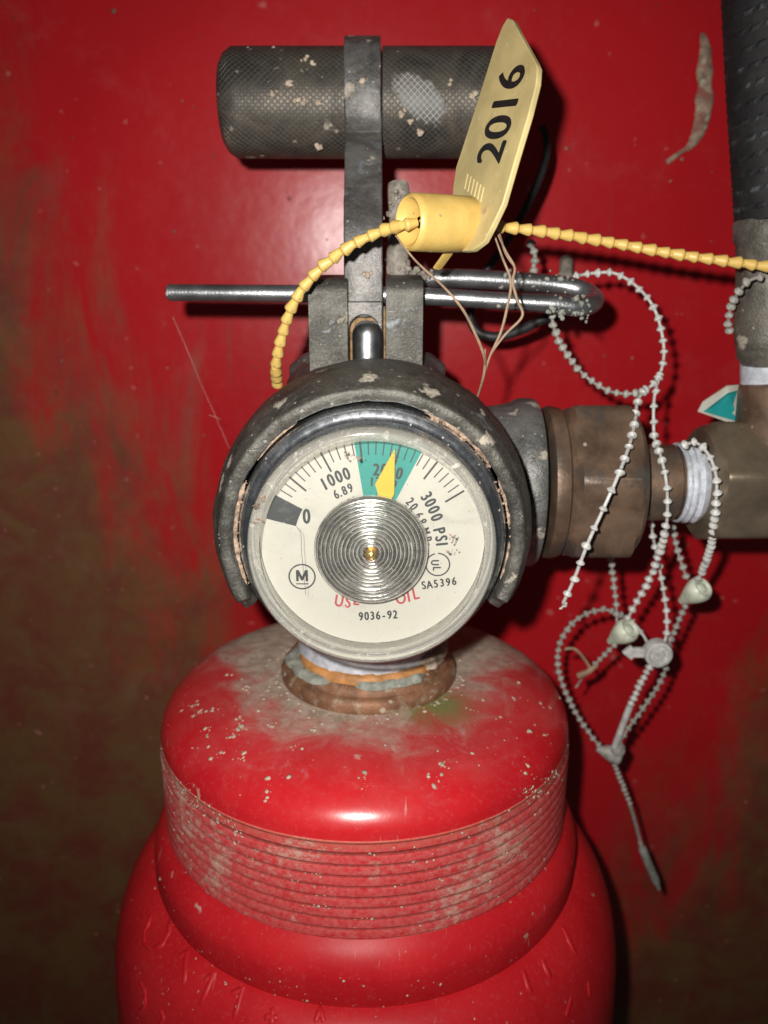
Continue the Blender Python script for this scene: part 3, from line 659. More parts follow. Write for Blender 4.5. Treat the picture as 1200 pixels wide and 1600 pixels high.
P = []
for (px, py, n_) in ((402, 792, 22), (412, 778, 14), (404, 812, 10), (545, 712, 8), (560, 716, 6), (620, 712, 4), (707, 840, 10), (705, 858, 6), (480, 985, 4)):
    for _ in range(n_): P.append((U(px + random.gauss(0, 3.5), py + random.gauss(0, 3.5), -45.55), (0, -1, 0)))
crumbs('window_grime', P, M['crust'], gauge, .10, .34, .3)
obj('hair', tube(catmull([U(463, 822, -46.0), U(470, 835, -46.0), U(471, 860, -46.05), U(474, 890, -46.0), U(478, 930, -46.0)], 6), .035, 5), M['rubber'], gauge)

# ================================================================== lever with knurled grip
HC = U(568, 162, 26.0)
lever = thing('release_lever', (HC.x, 0, U(570, 480, -3).z), 'dark release lever with flat strap and thick knurled cross grip', 'lever')
t = NT('knurled_steel'); x = t.xyz()
ang = t.math('ARCTAN2', t.math('SUBTRACT', x[1], HC.y - 0.0), t.math('SUBTRACT', x[2], HC.z - wpos(lever).z))
uu = t.math('MULTIPLY', x[0], .74); vv = t.math('MULTIPLY', ang, 11.25 * .74)
def tri(e): return t.math('ABSOLUTE', t.math('SUBTRACT', t.math('FRACT', e), .5))
ka = tri(t.math('ADD', uu, vv)); kb = tri(t.math('SUBTRACT', uu, vv))
groove = t.math('MAXIMUM', t.ss(ka, .34, .48), t.ss(kb, .34, .48))
crest = t.math('MINIMUM', ka, kb)
n1 = t.noise(.10, 6, .65, .6, 3); n2 = t.noise(.5, 5, .7, .3, 4)
c = t.mix(t.ss(n1, .35, .65), (.050, .044, .036), (.120, .105, .083))
c = t.mix(t.math('MULTIPLY', groove, .35), c, (.30, .29, .27))
# chalky residue packed into the knurling right of the strap
dx = t.math('SUBTRACT', x[0], 12.0); dz = t.math('SUBTRACT', x[2], HC.z - wpos(lever).z - .5)
e1 = t.math('ADD', t.math('MULTIPLY', dx, .62), t.math('MULTIPLY', dz, .78)); e2 = t.math('SUBTRACT', t.math('MULTIPLY', dx, .78), t.math('MULTIPLY', dz, .62))
el = t.math('ADD', t.math('SQRT', t.math('ADD', t.math('MULTIPLY', t.math('MULTIPLY', e1, e1), .075), t.math('MULTIPLY', t.math('MULTIPLY', e2, e2), .022))), t.math('MULTIPLY_ADD', n2, .9, -.45))
patchm = t.ss(el, 1.05, .8)
c = t.mix(t.math('MULTIPLY', patchm, t.math('MULTIPLY_ADD', groove, .85, .08)), c, (.52, .53, .51))
k = t.math('MAXIMUM', t.spots(.12, .30, 4, .5, .8), t.math('MULTIPLY', t.spots(.45, .28, 14, .3), .7))
c = t.mix(t.math('MULTIPLY', t.ss(t.noise(.06, 6, .7, .8, 44), .50, .68), .55), c, (.20, .165, .125))
c = t.mix(k, c, (.44, .39, .33))
t.set(Base_Color=c, Roughness=t.mixf(k, .5, .9), Metallic=t.mixf(t.math('MAXIMUM', k, patchm), .5, 0.0))
t.bump(t.math('ADD', t.math('MULTIPLY', groove, -.8), t.math('ADD', t.math('MULTIPLY', k, .8), t.math('MULTIPLY', n2, .3))), .8, .35)
M['knurl'] = t.m
GR = 11.25; XL = U(347, 162, 26).x; XR = U(800, 162, 26).x; xs0 = U(541, 162, 14).x; xs1 = U(597, 162, 14).x
def grip(x0, x1, ends):
    pr_ = []
    if ends[0]: pr_ += [(.01, x0), (6, x0), (8.6, x0 + .35), (10.2, x0 + 1.3), (11.2, x0 + 2.9), (GR, x0 + 5)]
    else: pr_ += [(.01, x0), (GR, x0)]
    pr_ += [(GR, x0 + (x1 - x0) * .5)]
    if ends[1]: pr_ += [(GR, x1 - 5), (11.2, x1 - 2.9), (10.2, x1 - 1.3), (8.6, x1 - .35), (6, x1), (.01, x1)]
    else: pr_ += [(GR, x1), (.01, x1)]
    return lathe(pr_, 96, 'X', (0, HC.y, HC.z))
obj('grip', grip(XL, xs0 - .1, (1, 0)), M['knurl'], lever, angle=50)
obj('grip', grip(xs1 + .1, XR, (0, 1)), M['knurl'], lever, angle=50)
# strap: from between the lugs up to the grip and round its front
zb = U(572, 495, -3).z
prof = [Vector((0, -3.2, zb)), Vector((0, -3.2, -4)), Vector((0, -1.6, 4)), Vector((0, 4.5, 12)), Vector((0, 10.5, 19))]
for dg in (-38, -18, 5, 28, 50, 70):
    a = R(dg); prof.append(Vector((0, HC.y - (GR + 1.0) * math.cos(a), HC.z + (GR + 1.0) * math.sin(a))))
path = catmull(prof, 6); V = []; Fc = []; n = len(path)
for i, p in enumerate(path):
    tg = (path[min(i + 1, n - 1)] - path[max(i - 1, 0)]).normalized(); nm = Vector((0, -tg.z, tg.y)); 
    if nm.y > 0: nm = -nm
    f = i / (n - 1); hw = 3.85; cx = HC.x + .45 - .5 * f
    for (sx, q) in ((-1, 1), (-.9, 1.12), (.9, 1.12), (1, 1), (1, -1), (-1, -1)):
        V.append((cx + sx * hw + .12 * mnoise.noise(Vector((p.z * .4, sx * 3, q))), p.y + nm.y * q * 1.0, p.z + nm.z * q * 1.0))
for i in range(n - 1):
    for k in range(6): Fc.append((i * 6 + k, i * 6 + (k + 1) % 6, (i + 1) * 6 + (k + 1) % 6, (i + 1) * 6 + k))
Fc.append(tuple(range(6))); Fc.append(tuple((n - 1) * 6 + k for k in range(6)))
obj('strap', (V, Fc), M['strap'], lever, angle=35, bevel=.25)
# saddle at the strap's foot, arched over the plunger
sx = HC.x + .45; ya = []
for k in range(13):
    a = math.pi * k / 12; ya.append((sx + 2.95 * math.cos(a), zb - 2.4 + 2.9 * math.sin(a)))
poly = [(sx + 3.8, zb - 4.5), (sx + 3.8, zb + 3.2), (sx - 3.8, zb + 3.2), (sx - 3.8, zb - 4.5), (sx - 2.95, zb - 4.5)] + list(reversed(ya)) + [(sx + 2.95, zb - 4.5)]
obj('saddle', prism([Vector((p[0], -5.6, p[1])) for p in poly], Vector((0, 3.6, 0))), M['strap'], lever, angle=35, bevel=.3)
# dusty rod behind the strap
obj('rear_rod', tube(catmull([U(622, 288, 12), U(624, 330, 10), U(621, 380, 8), U(622, 432, 7)], 8), lambda f: 2.2 + .5 * math.sin(f * 9) * .4, 12), M['web'], lever)
P = []
for _ in range(120):
    q = U(622 + random.gauss(0, 9), 295 + random.random() * 140, 9 + random.gauss(0, 1.5)); P.append((q, (0, -1, 0)))
for _ in range(60): P.append((U(640 + random.gauss(0, 18), 425 + random.gauss(0, 5), 6 + random.gauss(0, 1)), (0, -1, 0)))
crumbs('dust_clots', P, M['web'], lever, .3, 1.1, .7)
P = []
for (px, py, Y, r) in ((562, 232, 13, 1.15), (552, 150, 14, .6), (452, 130, 14.8, 1.0), (462, 155, 14.4, 1.2), (472, 160, 14.4, .9), (498, 162, 14.4, 1.1), (478, 92, 17, 1.0), (488, 98, 16.5, .8), (372, 92, 18, 1.1), (430, 80, 21, .9), (392, 79, 21, .8), (545, 295, 6, .7), (593, 342, 3, .7), (574, 430, -4.6, .9), (704, 128, 14.5, 1.2), (738, 152, 14.5, 1.0), (428, 145, 14.6, .9), (354, 150, 17, .5), (500, 232, 18, .6), (640, 190, 14.5, 1.3), (628, 178, 14.5, 1.1), (655, 205, 14.8, 1.2), (567, 128, 13, .5), (578, 370, .4, .5)):
    for _ in range(5): P.append((U(px + random.gauss(0, 2.5), py + random.gauss(0, 2.5), Y), (0, -1, .3)))
crumbs('mud_spots', P, M['crumb'], lever, .4, .85, .45)

# ================================================================== locking pin with its ring
p0 = U(264, 457, 2); p1 = U(600, 461, 0)
pin = thing('locking_pin', p1, 'straight steel locking pin with folded loop end, pushed through the valve fork', 'pin')
shaft = catmull([p0, p1, U(780, 470, -1), U(868, 475, -1.5)], 10)
loop = shaft + catmull([U(868, 475, -1.5), U(905, 479, -1.0), U(925, 474, 2.0), U(927, 465, 6.5), U(905, 452, 9.5), U(860, 444, 10.5), U(760, 437, 10.5), U(690, 435, 10.0), U(604, 438, 9.0)], 10)[1:]
obj('rod', tube(loop, lambda f: 1.75 + .3 * min(1, max(0, (f - .18) * 6)), 20), M['steel'], pin, angle=60)
obj('rod_tip', lathe([(.01, -.5), (1.2, -.45), (1.68, 0), (1.74, .6), (1.74, 1.2)], 20, 'X', tuple(p0)), M['steel'], pin)
P = []
for _ in range(70): P.append((U(random.uniform(855, 925), 480 + random.gauss(0, 10), -3.0 + random.gauss(0, .3)), (0, -1, 0)))
for _ in range(25): P.append((U(random.uniform(780, 900), 437 + random.gauss(0, 6), 8.7), (0, -1, 0)))
crumbs('grime_lumps', P, M['sealant'], pin, .2, .8, .6)

# ================================================================== right-hand fittings
ZA = -48.8; YA = 2.0
def hexbar(x0, x1, flat, ch0, ch1, rot, segs=144):
    """hexagonal bar along X with turned chamfers at its ends"""
    def hr(a): 
        q = (a + rot) % (math.pi / 3) - math.pi / 6
        return flat / math.cos(q)
    rc = flat / math.cos(math.pi / 6); V = []; Fc = []
    xs = [x0, x0 + ch0 * .35, x0 + ch0 * .7, x0 + ch0, x1 - ch1, x1 - ch1 * .7, x1 - ch1 * .35, x1]
    cap = [flat * .94, flat * 1.0, rc * .955, rc * .978, rc * .978, rc * .955, flat * 1.0, flat * .94]
    for i in range(segs):
        a = 2 * math.pi * i / segs
        V.append((x0, YA, ZA))
        for X, c_ in zip(xs, cap):
            r = min(hr(a) - .12, c_); V.append((X, YA + r * math.cos(a), ZA + r * math.sin(a)))
        V.append((x1, YA, ZA))
    n = len(xs) + 2
    for i in range(segs):
        j = (i + 1) % segs
        for k in range(n - 1): Fc.append((i * n + k, j * n + k, j * n + k + 1, i * n + k + 1))
    return V, Fc
X = lambda px, Y=-8: U(px, 755, Y).x
nut = thing('union_nut', (X(940), YA, ZA - 17.5), 'large brown brass hexagon union nut beside the valve outlet', 'nut')
obj('hexagon', hexbar(X(896, -13), X(1019, -14), 16.2, 2.4, 2.6, R(16)), M['brass'], nut, angle=25)
obj('collar', lathe([(10, X(866, -13)), (15.6, X(866, -13) + .1), (16.6, X(870, -13)), (16.8, X(879, -13)), (16.4, X(892, -13)), (15.4, X(896, -13)), (10, X(898, -13))], 96, 'X', (0, YA, ZA)), M['brass'], nut, angle=40)
elbow = thing('elbow_fitting', (X(1120), YA, ZA - 9), 'brown brass elbow fitting with hexagon end wrapped in white thread tape', 'pipe fitting')
obj('nipple', lathe([(.01, X(1000)), (8.4, X(1000)), (8.4, X(1074)), (7.9, X(1078)), (7.7, X(1140))], 64, 'X', (0, YA, ZA)), M['brass'], elbow, angle=40)
def tp(a, h, r): return r + .18 * mnoise.noise(Vector((math.cos(a) * 5, math.sin(a) * 5, h * 1.2)))
obj('thread_tape', lathe([(8.3, X(1080)), (8.75, X(1081)), (8.9, X(1085)), (8.5, X(1090)), (9.0, X(1095)), (8.6, X(1101)), (9.1, X(1107)), (8.7, X(1114)), (8.0, X(1121))], 96, 'X', (0, YA, ZA), rfun=tp), M['ptfe'], elbow, angle=50)
# hexagon end and turned-up body of the elbow
obj('hexagon', hexbar(X(1124, -10), X(1235, -10), 12.6, 2.2, 2.0, R(20)), M['brassg'], elbow, angle=25)
eb = U(1214, 620, 4)
mb = MB()
mb.add(*lathe([(.01, X(1205)), (10.5, X(1205)), (12.0, X(1230)), (11.5, X(1280)), (.01, X(1290))], 48, 'X', (0, YA, ZA)))
mb.add(*tube([Vector((eb.x + 3.5, YA, ZA)), Vector((eb.x + 2, YA, ZA + 9)), Vector((eb.x, YA + 1, eb.z + 4))], [12.0, 10.5, 8.6], 40))
eo = obj('body', mb, M['brass'], elbow, angle=180)
r_ = eo.modifiers.new('cast', 'REMESH'); r_.mode = 'VOXEL'; r_.voxel_size = .6 * S; r_.use_smooth_shade = True
s_ = eo.modifiers.new('soften', 'SMOOTH'); s_.factor = .5; s_.iterations = 8
top_tape = obj('thread_tape', tube([U(1218, 596, 4), U(1218, 564, 4)], 7.9, 40), M['ptfe'], elbow)
# hose
hose = thing('braided_hose', U(1202, 560, 4), 'black braided rubber hose with grey crimped ferrule at the right edge', 'hose')
hp = catmull([U(1220, 345, 5), U(1215, 250, 6), U(1208, 120, 8), U(1203, 0, 10), U(1198, -140, 14), U(1198, -320, 20)], 20)
t = NT('braided_hose_rubber'); x = t.xyz()
sl = t.math('FRACT', t.math('ADD', t.math('MULTIPLY', x[2], .30), t.math('MULTIPLY', x[0], -.10)))
braid = t.ss(t.math('ABSOLUTE', t.math('SUBTRACT', sl, .5)), .30, .42)
fine = t.ss(t.math('ABSOLUTE', t.math('SUBTRACT', t.math('FRACT', t.math('ADD', t.math('MULTIPLY', x[0], .55), t.math('MULTIPLY', x[2], -.12))), .5)), .1, .35)
nz = t.noise(.16, 5, .7, .4, 3)
c = t.mix(t.ss(nz, .4, .7), (.004, .004, .005), (.015, .0145, .014)); c = t.mix(t.math('MULTIPLY', t.math('MULTIPLY', braid, fine), t.math('MULTIPLY', t.ss(nz, .48, .64), .8)), c, (.07, .08, .09))
t.set(Base_Color=c, Roughness=.72); t.bump(t.math('ADD', t.math('MULTIPLY', braid, fine), t.math('MULTIPLY', t.noise(.9, 5, .6, 0, 5), .4)), .5, .4)
obj('tube', tube(hp, lambda f: 8.9 + .12 * math.sin(f * 260), 48), t.m, hose, angle=60)
fp = [U(1219, 566, 4), U(1218, 552, 4), U(1218, 520, 4), U(1218, 490, 4.2), U(1218, 450, 4.4), U(1218, 400, 4.6), U(1218, 376, 4.8), U(1218, 372, 4.8), U(1219, 350, 5), U(1220, 342, 5)]
obj('ferrule', tube(fp, [7.2, 8.6, 9.0, 9.1, 8.6, 8.5, 8.5, 8.9, 9.2, 8.8], 48), cast('grey_brown_ferrule', (.165, .152, .128), 81, .5, .5), hose, angle=40)
# teal tag
tagp = U(1150, 640, 12)
mb = MB(); c4 = [U(1090, 643, 8), U(1098, 628, 8), U(1136, 603, 9), U(1175, 600, 13), U(1160, 668, 12)]
tt = thing('plastic_tag', U(1152, 655, 12), 'small teal plastic tag with pale border tucked behind the elbow', 'tag')
obj('border', prism(c4, Vector((.3, 1.0, 0))), M['whiteedge'], tt, smooth=False)
obj('panel', prism([U(1100, 643, 7.6), U(1138, 614, 8.6), U(1172, 606, 12.6), U(1156, 660, 11.4)], Vector((.1, .4, 0))), M['tealtag'], tt, smooth=False)

# ================================================================== yellow seal with flag
ys = thing('pull_tight_seal', U(680, 390, -22), 'yellow plastic pull tight seal with flag marked 2016', 'seal')
bc0 = U(638, 347, -25.2); bc1 = U(738, 351, -18.8); ax = (bc1 - bc0).normalized()
def tube_prof(c0, ax_, prof, segs=40):
    up = Vector((0, 0, 1)); u = ax_.cross(up).normalized(); v_ = ax_.cross(u); V = []; Fc = []; n = len(prof)
    for i in range(segs):
        a = 2 * math.pi * i / segs
        for (r, h) in prof: V.append(c0 + ax_ * h + u * (r * math.cos(a)) + v_ * (r * math.sin(a)))
    for i in range(segs):
        j = (i + 1) % segs
        for k in range(n - 1): Fc.append((i * n + k, j * n + k, j * n + k + 1, i * n + k + 1))
    return V, Fc
BL = (bc1 - bc0).length
obj('barrel', tube_prof(bc0, ax, [(1.0, 2.2), (2.6, 2.0), (3.5, 1.2), (3.9, .1), (4.3, -.1), (4.75, .35), (4.85, 1.2), (4.9, BL * .5), (4.8, BL - 1), (4.2, BL), (.01, BL)]), M['yellow'], ys, angle=45)
fa = U(721, 300, -14); fb = U(770, 365, -30); fc_ = U(785, 50, -9)
fn = (fb - fa).cross(fc_ - fa).normalized()
if fn.y > 0: fn = -fn
outl = [(707, 296), (712, 262), (742, 170), (775, 65), (785, 40), (793, 27), (801, 31), (815, 58), (836, 96), (840, 106), (838, 130), (826, 178), (806, 245), (785, 318), (769, 352), (756, 377), (738, 391), (722, 393), (712, 385), (706, 340)]
flag = obj('flag', prism([onplane(a, b, fa, fn) for a, b in outl], -fn * 1.1), M['yelpale'], ys, angle=40, bevel=.22)
e1 = (onplane(812, 100, fa, fn) - onplane(758, 262, fa, fn)); L1 = e1.length; e1.normalize(); e2 = fn.cross(e1).normalized()
if e2.x > 0: e2 = -e2
def flagtext(name, s, px, py, size, bold, xs, ysc, lift=.06):
    o = onplane(px, py, fa, fn); V, Fc = glyphs(s, size, bold, xs)
    return obj(name, ([o + e1 * v[0] + e2 * (v[1] * ysc) + fn * (lift + v[2]) for v in V], Fc), M['print'], flag, smooth=False)
for s_, px, py in (('2', 766, 238), ('0', 777, 199), ('1', 788, 162), ('6', 797, 122)):
    flagtext('printed_digit', s_, px, py, 9.0, .20, .92, 1.45)
for i in range(6):
    a = onplane(726 + i * 5.0, 296 + i * 4.0, fa, fn); b = onplane(731 + i * 5.0, 272 + i * 4.2, fa, fn)
    obj('embossed_rib', tube([a + fn * .0, b + fn * .0], .2, 6), M['yelpale'], flag)
# stub of strap below the barrel
obj('strap_stub', tube([U(684, 418, -14), U(700, 396, -18), U(706, 385, -20)], 1.0, 8, flat=.5), M['yellow'], ys)
# the toothed strap, one small cone after another
def place(mesh, mat, parent, p, d, name, k=1.0):
    o = bpy.data.objects.new(name, mesh); COL.objects.link(o); o.parent = parent
    o.location = (p - wpos(parent)) * S; o.rotation_mode = 'QUATERNION'; o.rotation_quaternion = d.to_track_quat('Z', 'Y')
    o.scale = (k, k, k); return o
def smallmesh(name, prof, mat, segs=12):
    V, Fc = lathe(prof, segs); me = bpy.data.meshes.new(name)
    me.from_pydata([(a * S, b * S, c * S) for a, b, c in V], [], Fc)
    bm = bmesh.new(); bm.from_mesh(me); bmesh.ops.recalc_face_normals(bm, faces=bm.faces); bm.to_mesh(me); bm.free()
    me.polygons.foreach_set('use_smooth', [True] * len(me.polygons)); me.set_sharp_from_angle(angle=R(55)); me.materials.append(mat); return me
def along(path, step, start=0.0, end=0.0):
    out = []; acc = 0.0; nxt = start; L = sum((b - a).length for a, b in zip(path[:-1], path[1:]))
    for a, b in zip(path[:-1], path[1:]):
        d = (b - a).length
        while nxt <= acc + d and nxt <= L - end:
            if d > 1e-9: out.append((a.lerp(b, (nxt - acc) / d), (b - a).normalized()))
            nxt += step
        acc += d
    return out
cone = smallmesh('strap_cone', [(.01, -1.35), (.72, -1.35), (1.12, .35), (1.22, .72), (.95, 1.05), (.6, 1.25), (.01, 1.25)], M['yellow'], 12)
pl = catmull([U(648, 349, -25), U(628, 352, -25), U(600, 360, -22), U(550, 383, -21), U(500, 420, -19), U(462, 468, -17), U(442, 520, -14), U(431, 572, -10), U(434, 600, -4)], 12)
obj('strap_core', tube(pl, .74, 8), M['yellow'], ys)
for p, d in along(pl, 2.62, .8): place(cone, None, ys, p, (d + Vector((random.gauss(0, .07), random.gauss(0, .07), random.gauss(0, .07)))).normalized(), 'strap_cone', random.uniform(.95, 1.05))
pr2 = catmull([U(752, 350, -16), U(778, 354, -15), U(850, 362, -12), U(950, 378, -9), U(1050, 396, -8), U(1150, 410, -8), U(1260, 424, -8), U(1400, 445, -8)], 12)
obj('strap_core', tube(pr2, .76, 8), M['yellow'], ys)
for p, d in along(pr2, 2.85, .6): place(cone, None, ys, p, (d + Vector((random.gauss(0, .07), random.gauss(0, .07), random.gauss(0, .07)))).normalized(), 'strap_cone', random.uniform(.95, 1.06))

# ================================================================== milky bead seals
bead = smallmesh('bead', [(.01, -.95), (.34, -.95), (.55, -.7), (1.05, -.18), (1.22, .05), (1.16, .3), (.6, .62), (.36, .95), (.01, .95)], M['milk'], 12)
beadd = smallmesh('bead', [(.01, -.95), (.34, -.95), (.62, -.7), (1.05, -.25), (1.18, .05), (1.05, .35), (.6, .7), (.36, .95), (.01, .95)], M['milkdirty'], 12)
def strand(parent, pts, step=2.3, dirty=False, k=1.0, core=.33, ends=(0.4, 0.2), nobead=()):
    path = catmull([U(*p) for p in pts], 10)
    obj('cord', tube(path, core, 8), M['milkdirty'] if dirty else M['milk'], parent)
    for p, d in along(path, step, *ends): 
        q_ = Vector((random.gauss(0, .13), random.gauss(0, .13), random.gauss(0, .13)))
        place(beadd if dirty else bead, None, parent, p + q_ * .5, (d + q_).normalized(), 'bead', k * .83 * random.uniform(.86, 1.08))
# A: the loop through the pin's ring with a cut tail over the nut
A = thing('bead_seal', U(1000, 620, 8), 'white bead seal looped through the pin end with its tail over the nut', 'seal', 'white bead seals')
strand(A, [(862, 492, 4), (868, 520, 6), (890, 560, 9), (920, 592, 10), (955, 612, 10), (988, 615, 8), (1006, 612, 5)], 2.15, True)
strand(A, [(898, 432, 16), (925, 427, 17), (960, 427, 16), (993, 446, 14), (1020, 478, 12), (1034, 520, 10), (1037, 560, 8), (1027, 592, 6), (1006, 613, 4)], 2.55)
strand(A, [(1008, 608, 4), (996, 628, 0), (992, 660, -6), (982, 700, -14), (965, 745, -20.5), (945, 790, -22), (918, 850, -22), (897, 905, -20), (880, 942, -18)], 4.0, False, 1.0, .36, (1.2, .3))
crumbs('frayed_end', [(U(879 + random.gauss(0, 3), 944 + random.gauss(0, 3), -18), (0, -1, 0)) for _ in range(9)], M['milk'], A, .3, .7, .8)
# B: hangs from that loop, runs over the nipple to a greenish lock
B = thing('bead_seal', U(972, 990, 18), 'white bead seal over the pipe nipple ending in a left greenish lock', 'seal', 'white bead seals')
strand(B, [(1030, 588, 7), (1022, 625, 5), (1022, 680, 3), (1030, 705, -3), (1040, 745, -9), (1043, 790, -9), (1040, 830, -6), (1031, 862, 2), (1014, 905, 10), (995, 940, 15), (980, 968, 18)], 3.2)
strand(B, [(954, 870, 14), (958, 905, 17), (962, 935, 18), (964, 972, 18)], 2.5, True)
strand(B, [(962, 1006, 18), (947, 1020, 20), (933, 1035, 22), (915, 1052, 24), (900, 1074, 26)], 2.3, True, .9, .3, (.4, 6.0))
def lock(parent, c, d, r=3.2, mat='greenmilk', name='lock'):
    d = d.normalized()
    return obj(name, tube_prof(c - d * r * 1.1, d, [(.01, -.5 * r), (r * .3, -.5 * r), (r * .42, -.1 * r), (r * .72, r * .5), (r * .98, r * 1.2), (r * 1.05, r * 1.7), (r * 1.0, r * 2.0), (r * .85, r * 2.15), (r * .72, r * 2.1), (r * .66, r * 1.9), (r * .42, r * 1.9), (r * .36, r * 2.15), (.01, r * 2.2)], 28), M[mat], parent, angle=60)
lock(B, U(972, 990, 18), Vector((.5, -.55, .75)), 3.0)
# C: down behind the nut to a round lock with a pointed tongue
Cc = thing('bead_seal', U(1028, 1020, 14), 'white bead seal with round ribbed lock and pointed tongue sticking left', 'seal', 'white bead seals')
strand(Cc, [(1019, 800, 10), (1019, 830, 11), (1030, 885, 13), (1040, 945, 14), (1042, 985, 14), (1038, 1005, 14)], 3.05)
strand(Cc, [(1016, 1040, 14), (1004, 1062, 15), (992, 1086, 16), (984, 1104, 17)], 1.75, False, 1.0)
strand(Cc, [(1014, 1008, 17), (1002, 988, 19), (988, 972, 20), (968, 960, 20)], 3.4, False, .9)
lc = U(1028, 1021, 13)
rb = obj('lock', lathe([(.01, lc.y - 1.2), (1.2, lc.y - 1.3), (1.5, lc.y - .8), (2.2, lc.y - .8), (2.6, lc.y - 1.3), (3.3, lc.y - 1.1), (3.5, lc.y - .2), (3.5, lc.y + 1.6), (2.8, lc.y + 2.2), (.01, lc.y + 2.2)], 36, 'Y', (lc.x, 0, lc.z)), M['milk'], Cc, angle=40)
for k in range(7):
    a = k * .9; obj('lock_rib', box((lc.x + 1.9 * math.cos(a), lc.y - 1.0, lc.z + 1.9 * math.sin(a)), (.7, .8, .7)), M['milk'], rb, bevel=.15)
ar = [(1012, 1014), (990, 1014), (987, 1010), (973, 1021), (987, 1032), (990, 1028), (1012, 1028)]
obj('tongue', prism([U(a, b, 13) for a, b in ar], Vector((0, 1.3, 0))), M['milk'], Cc, smooth=False, bevel=.2)
obj('smooth_stem', tube([U(984, 1104, 17), U(972, 1135, 18), U(960, 1168, 19)], .85, 10), M['milk'], Cc)
# D: round the elbow's tape to a second greenish lock
D = thing('bead_seal', U(1085, 926, 14), 'white bead seal round the taped elbow with right greenish lock', 'seal', 'white bead seals')
strand(D, [(1068, 696, -6), (1088, 692, -9), (1108, 712, -12), (1119, 745, -14), (1119, 785, -13), (1116, 820, -9), (1109, 860, 0), (1097, 893, 11), (1088, 910, 13)], 2.55)
strand(D, [(1050, 822, 12), (1056, 850, 14), (1064, 878, 15), (1074, 905, 15)], 2.5, True)
strand(D, [(1072, 945, 15), (1058, 975, 17), (1046, 1005, 19), (1040, 1045, 20), (1026, 1075, 21), (1006, 1105, 21), (986, 1132, 21), (966, 1162, 20)], 2.25, True, 1.0)
lock(D, U(1085, 926, 14), Vector((.45, -.6, .75)), 3.0)
# E: the lowest one, a long loop closed by a lock with a drooping tail
E = thing('bead_seal', U(955, 1178, 22), 'grimy lowest bead seal with wide loop and drooping pointed tail', 'seal', 'white bead seals')
strand(E, [(972, 962, 20), (948, 953, 21), (918, 958, 22), (890, 978, 23), (874, 1008, 24), (872, 1045, 25), (884, 1082, 25), (905, 1122, 25), (928, 1155, 24), (945, 1172, 22)], 2.25, True)
lock(E, U(955, 1177, 22), Vector((.95, -.2, -.25)), 2.5, 'milkdirty')
obj('lock_knob', lathe([(.01, 0), (1.5, .3), (2.0, 1.4), (1.6, 2.4), (.01, 2.8)], 20, 'Y', tuple(U(968, 1176, 19))), M['milkdirty'], E)
strand(E, [(960, 1192, 22), (968, 1215, 23), (978, 1240, 24), (985, 1258, 24)], 1.7, True, .85)
obj('tail', tube(catmull([U(984, 1256, 24), U(994, 1290, 25), U(1001, 1318, 25)], 6), .5, 8), M['milkdirty'], E)
obj('tail_rod', tube(catmull([U(1000, 1316, 25), U(1010, 1342, 25), U(1022, 1370, 26), U(1030, 1390, 26)], 6), lambda f: 1.15 - .75 * max(0, f - .75) * 4 if f > .06 else .6, 10), M['milkdirty'], E)
# a short piece of bead strand hooked on the ferrule
Fs = thing('bead_seal', U(1145, 500, -8), 'short grimy bead strand curling round the hose ferrule', 'seal', 'white bead seals')
strand(Fs, [(1192, 432, -7.2), (1172, 438, -6.8), (1155, 455, -4.5), (1142, 480, 0), (1138, 502, 3), (1140, 520, 6)], 2.7, True, 1.0)
# rusty bead chain hanging behind the pin loop
G = thing('bead_chain', U(835, 430, 26), 'short rusty bead chain hanging behind the locking pin loop', 'chain')
strand(G, [(829, 378, 26), (836, 400, 26), (834, 420, 26), (842, 440, 25)], 2.0, True, 1.15, .5)
G2 = thing('wall_stud', U(884, 432, YW - 12), 'small rusty stud on the red wall behind the pin', 'stud')
obj('shank', tube([U(885, 408, YW - 8), U(884, 425, YW - 12), U(882, 446, YW - 14)], [2.0, 1.9, 2.4], 12), M['web'], G2)
obj('nut', tube([U(883, 436, YW - 13), U(882, 448, YW - 14.5)], 3.4, 6), M['web'], G2, angle=20)

# ================================================================== black cable, dry stems, streak on the wall
cb = catmull([U(846, 196, 42), U(853, 215, 42), U(853, 245, 40), U(840, 285, 38), (U(818, 330, 36)), U(795, 372, 34), U(770, 408, 33), U(745, 450, 33), U(735, 490, 33), U(745, 517, 33), U(775, 526, 32), U(815, 515, 30), U(850, 498, 28), U(890, 488, 27), U(908, 470, 27)], 10)
o = obj('black_cable', tube(cb, lambda f: .95 + .35 * f, 12), M['rubber'], loc=cb[0]); tag(o, 'thin black cable curving behind the yellow flag and the pin', 'cable')
o = thing('dry_grass', U(757, 585, -22), 'dry brown grass stems caught between seal and valve', 'dry grass')
for i, pts in enumerate(([(618, 368, -24), (650, 408, -25), (692, 447, -26), (722, 482, -27), (742, 520, -27), (756, 555, -26), (757, 575, -24), (752, 600, -22), (744, 626, -19)],
             [(767, 352, -20), (784, 400, -22), (798, 440, -23), (792, 482, -24), (782, 520, -24), (766, 555, -24), (757, 585, -23)],
             [(774, 358, -19), (790, 392, -21), (804, 418, -22), (801, 440, -23), (808, 468, -24), (816, 494, -24), (790, 522, -24), (768, 552, -24), (756, 582, -23)],
             [(779, 362, -18), (790, 395, -20), (806, 420, -21)], [(758, 545, -25), (757, 580, -24), (748, 616, -20)])):
    obj('stem', tube(catmull([U(*p) for p in pts], 8), lambda f: .15 + .11 * math.sin(f * 3.1), 6), M['straw'], o)
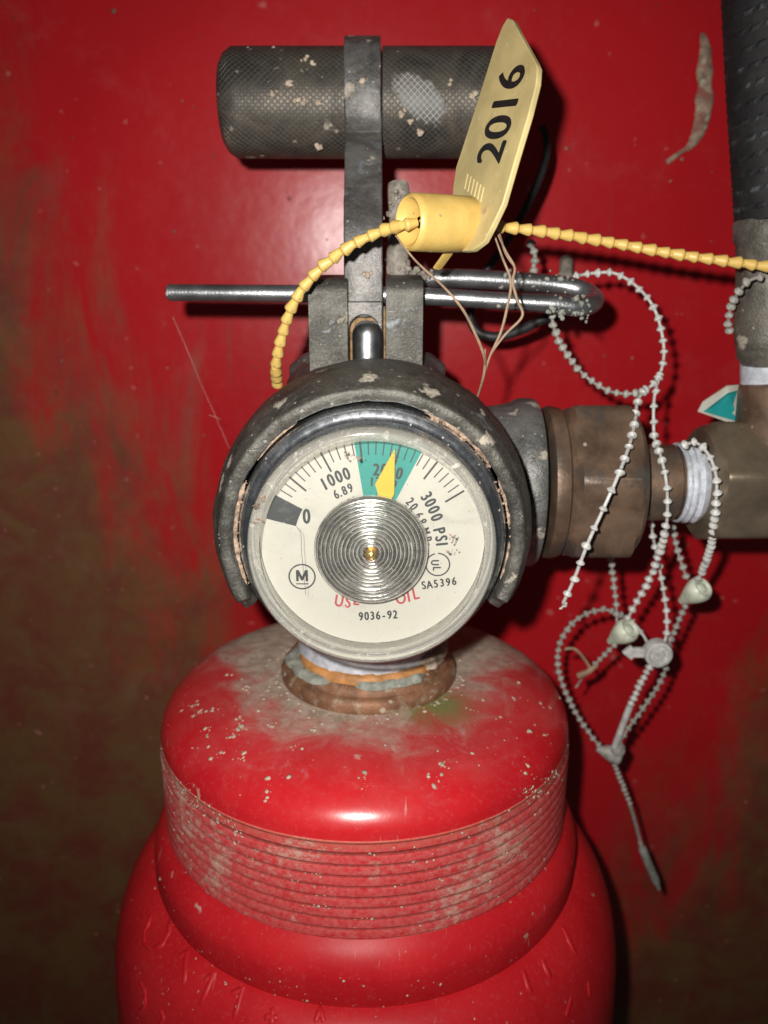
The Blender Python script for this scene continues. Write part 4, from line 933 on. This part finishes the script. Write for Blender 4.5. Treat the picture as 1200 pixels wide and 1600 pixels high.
o = thing('dry_twig', U(925, 1045, 22), 'tiny pale twig crossing the left bead seal tail', 'twig')
obj('stem', tube(catmull([U(882, 1014, 20), (U(898, 1014, 20)), U(912, 1028, 20), U(925, 1048, 20)], 8), .4, 6), M['straw'], o)
obj('stem', tube(catmull([U(904, 1056, 21), U(918, 1050, 20), U(932, 1040, 20)], 6), lambda f: .9 - .3 * f, 7), M['straw'], o)
stp = [(1097, 52), (1102, 75), (1101, 110), (1101, 150), (1097, 185), (1090, 208), (1078, 228), (1060, 240), (1042, 254)]
spath = catmull([U(a, b, YW - 1.2) for a, b in stp], 8); rad = []
for i in range(len(spath)):
    f = i / (len(spath) - 1); rad.append((.5 + 2.1 * math.sin(min(1, f * 1.25) * math.pi) ** .8 * (1 + .5 * mnoise.noise(Vector((f * 14, 0, 3)))) + .6 * max(0, f - .7)) * .85 + .12)
o = obj('dried_streak', tube(spath, rad, 14, True, .5), simple('dried_mud_streak', (.30, .215, .155), .95, 0, .5, .4, .8, 1.5, [(.4, .4, (.46, .40, .30), .5)], 61, (.15, .5, (.30, .10, .08))), loc=spath[0])
tag(o, 'dried tan streak of mud stuck on the red wall near hose', 'dirt')

o = thing('cobweb_thread', U(355, 690, 40), 'fine pale cobweb thread slanting across the wall left of guard', 'cobweb')
for pts in ([(270, 495, 30), (298, 560, 32), (312, 595, 34), (332, 640, 36), (358, 700, 38)], [(326, 648, 36), (345, 655, 36)]):
    obj('thread', tube(catmull([U(*p) for p in pts], 6), .03, 5), M['whiteedge'], o)
# lint and drips on the wall: small lumps of paint and dust
P = []
for (px, py) in [(310, 55), (452, 310), (448, 300), (460, 265), (455, 415), (300, 780), (318, 680)] + [(random.uniform(30, 1150), random.uniform(10, 900)) for _ in range(60)]:
    P.append((U(px, py, YW - 1.0), (0, -1, 0)))
crumbs('paint_nibs', P, simple('wall_nibs', (.34, .13, .11), .8, 0, .6, .05, .2), wall, .25, .85, .5)
for o in bpy.data.objects:
    if '_mm' in o: del o['_mm']
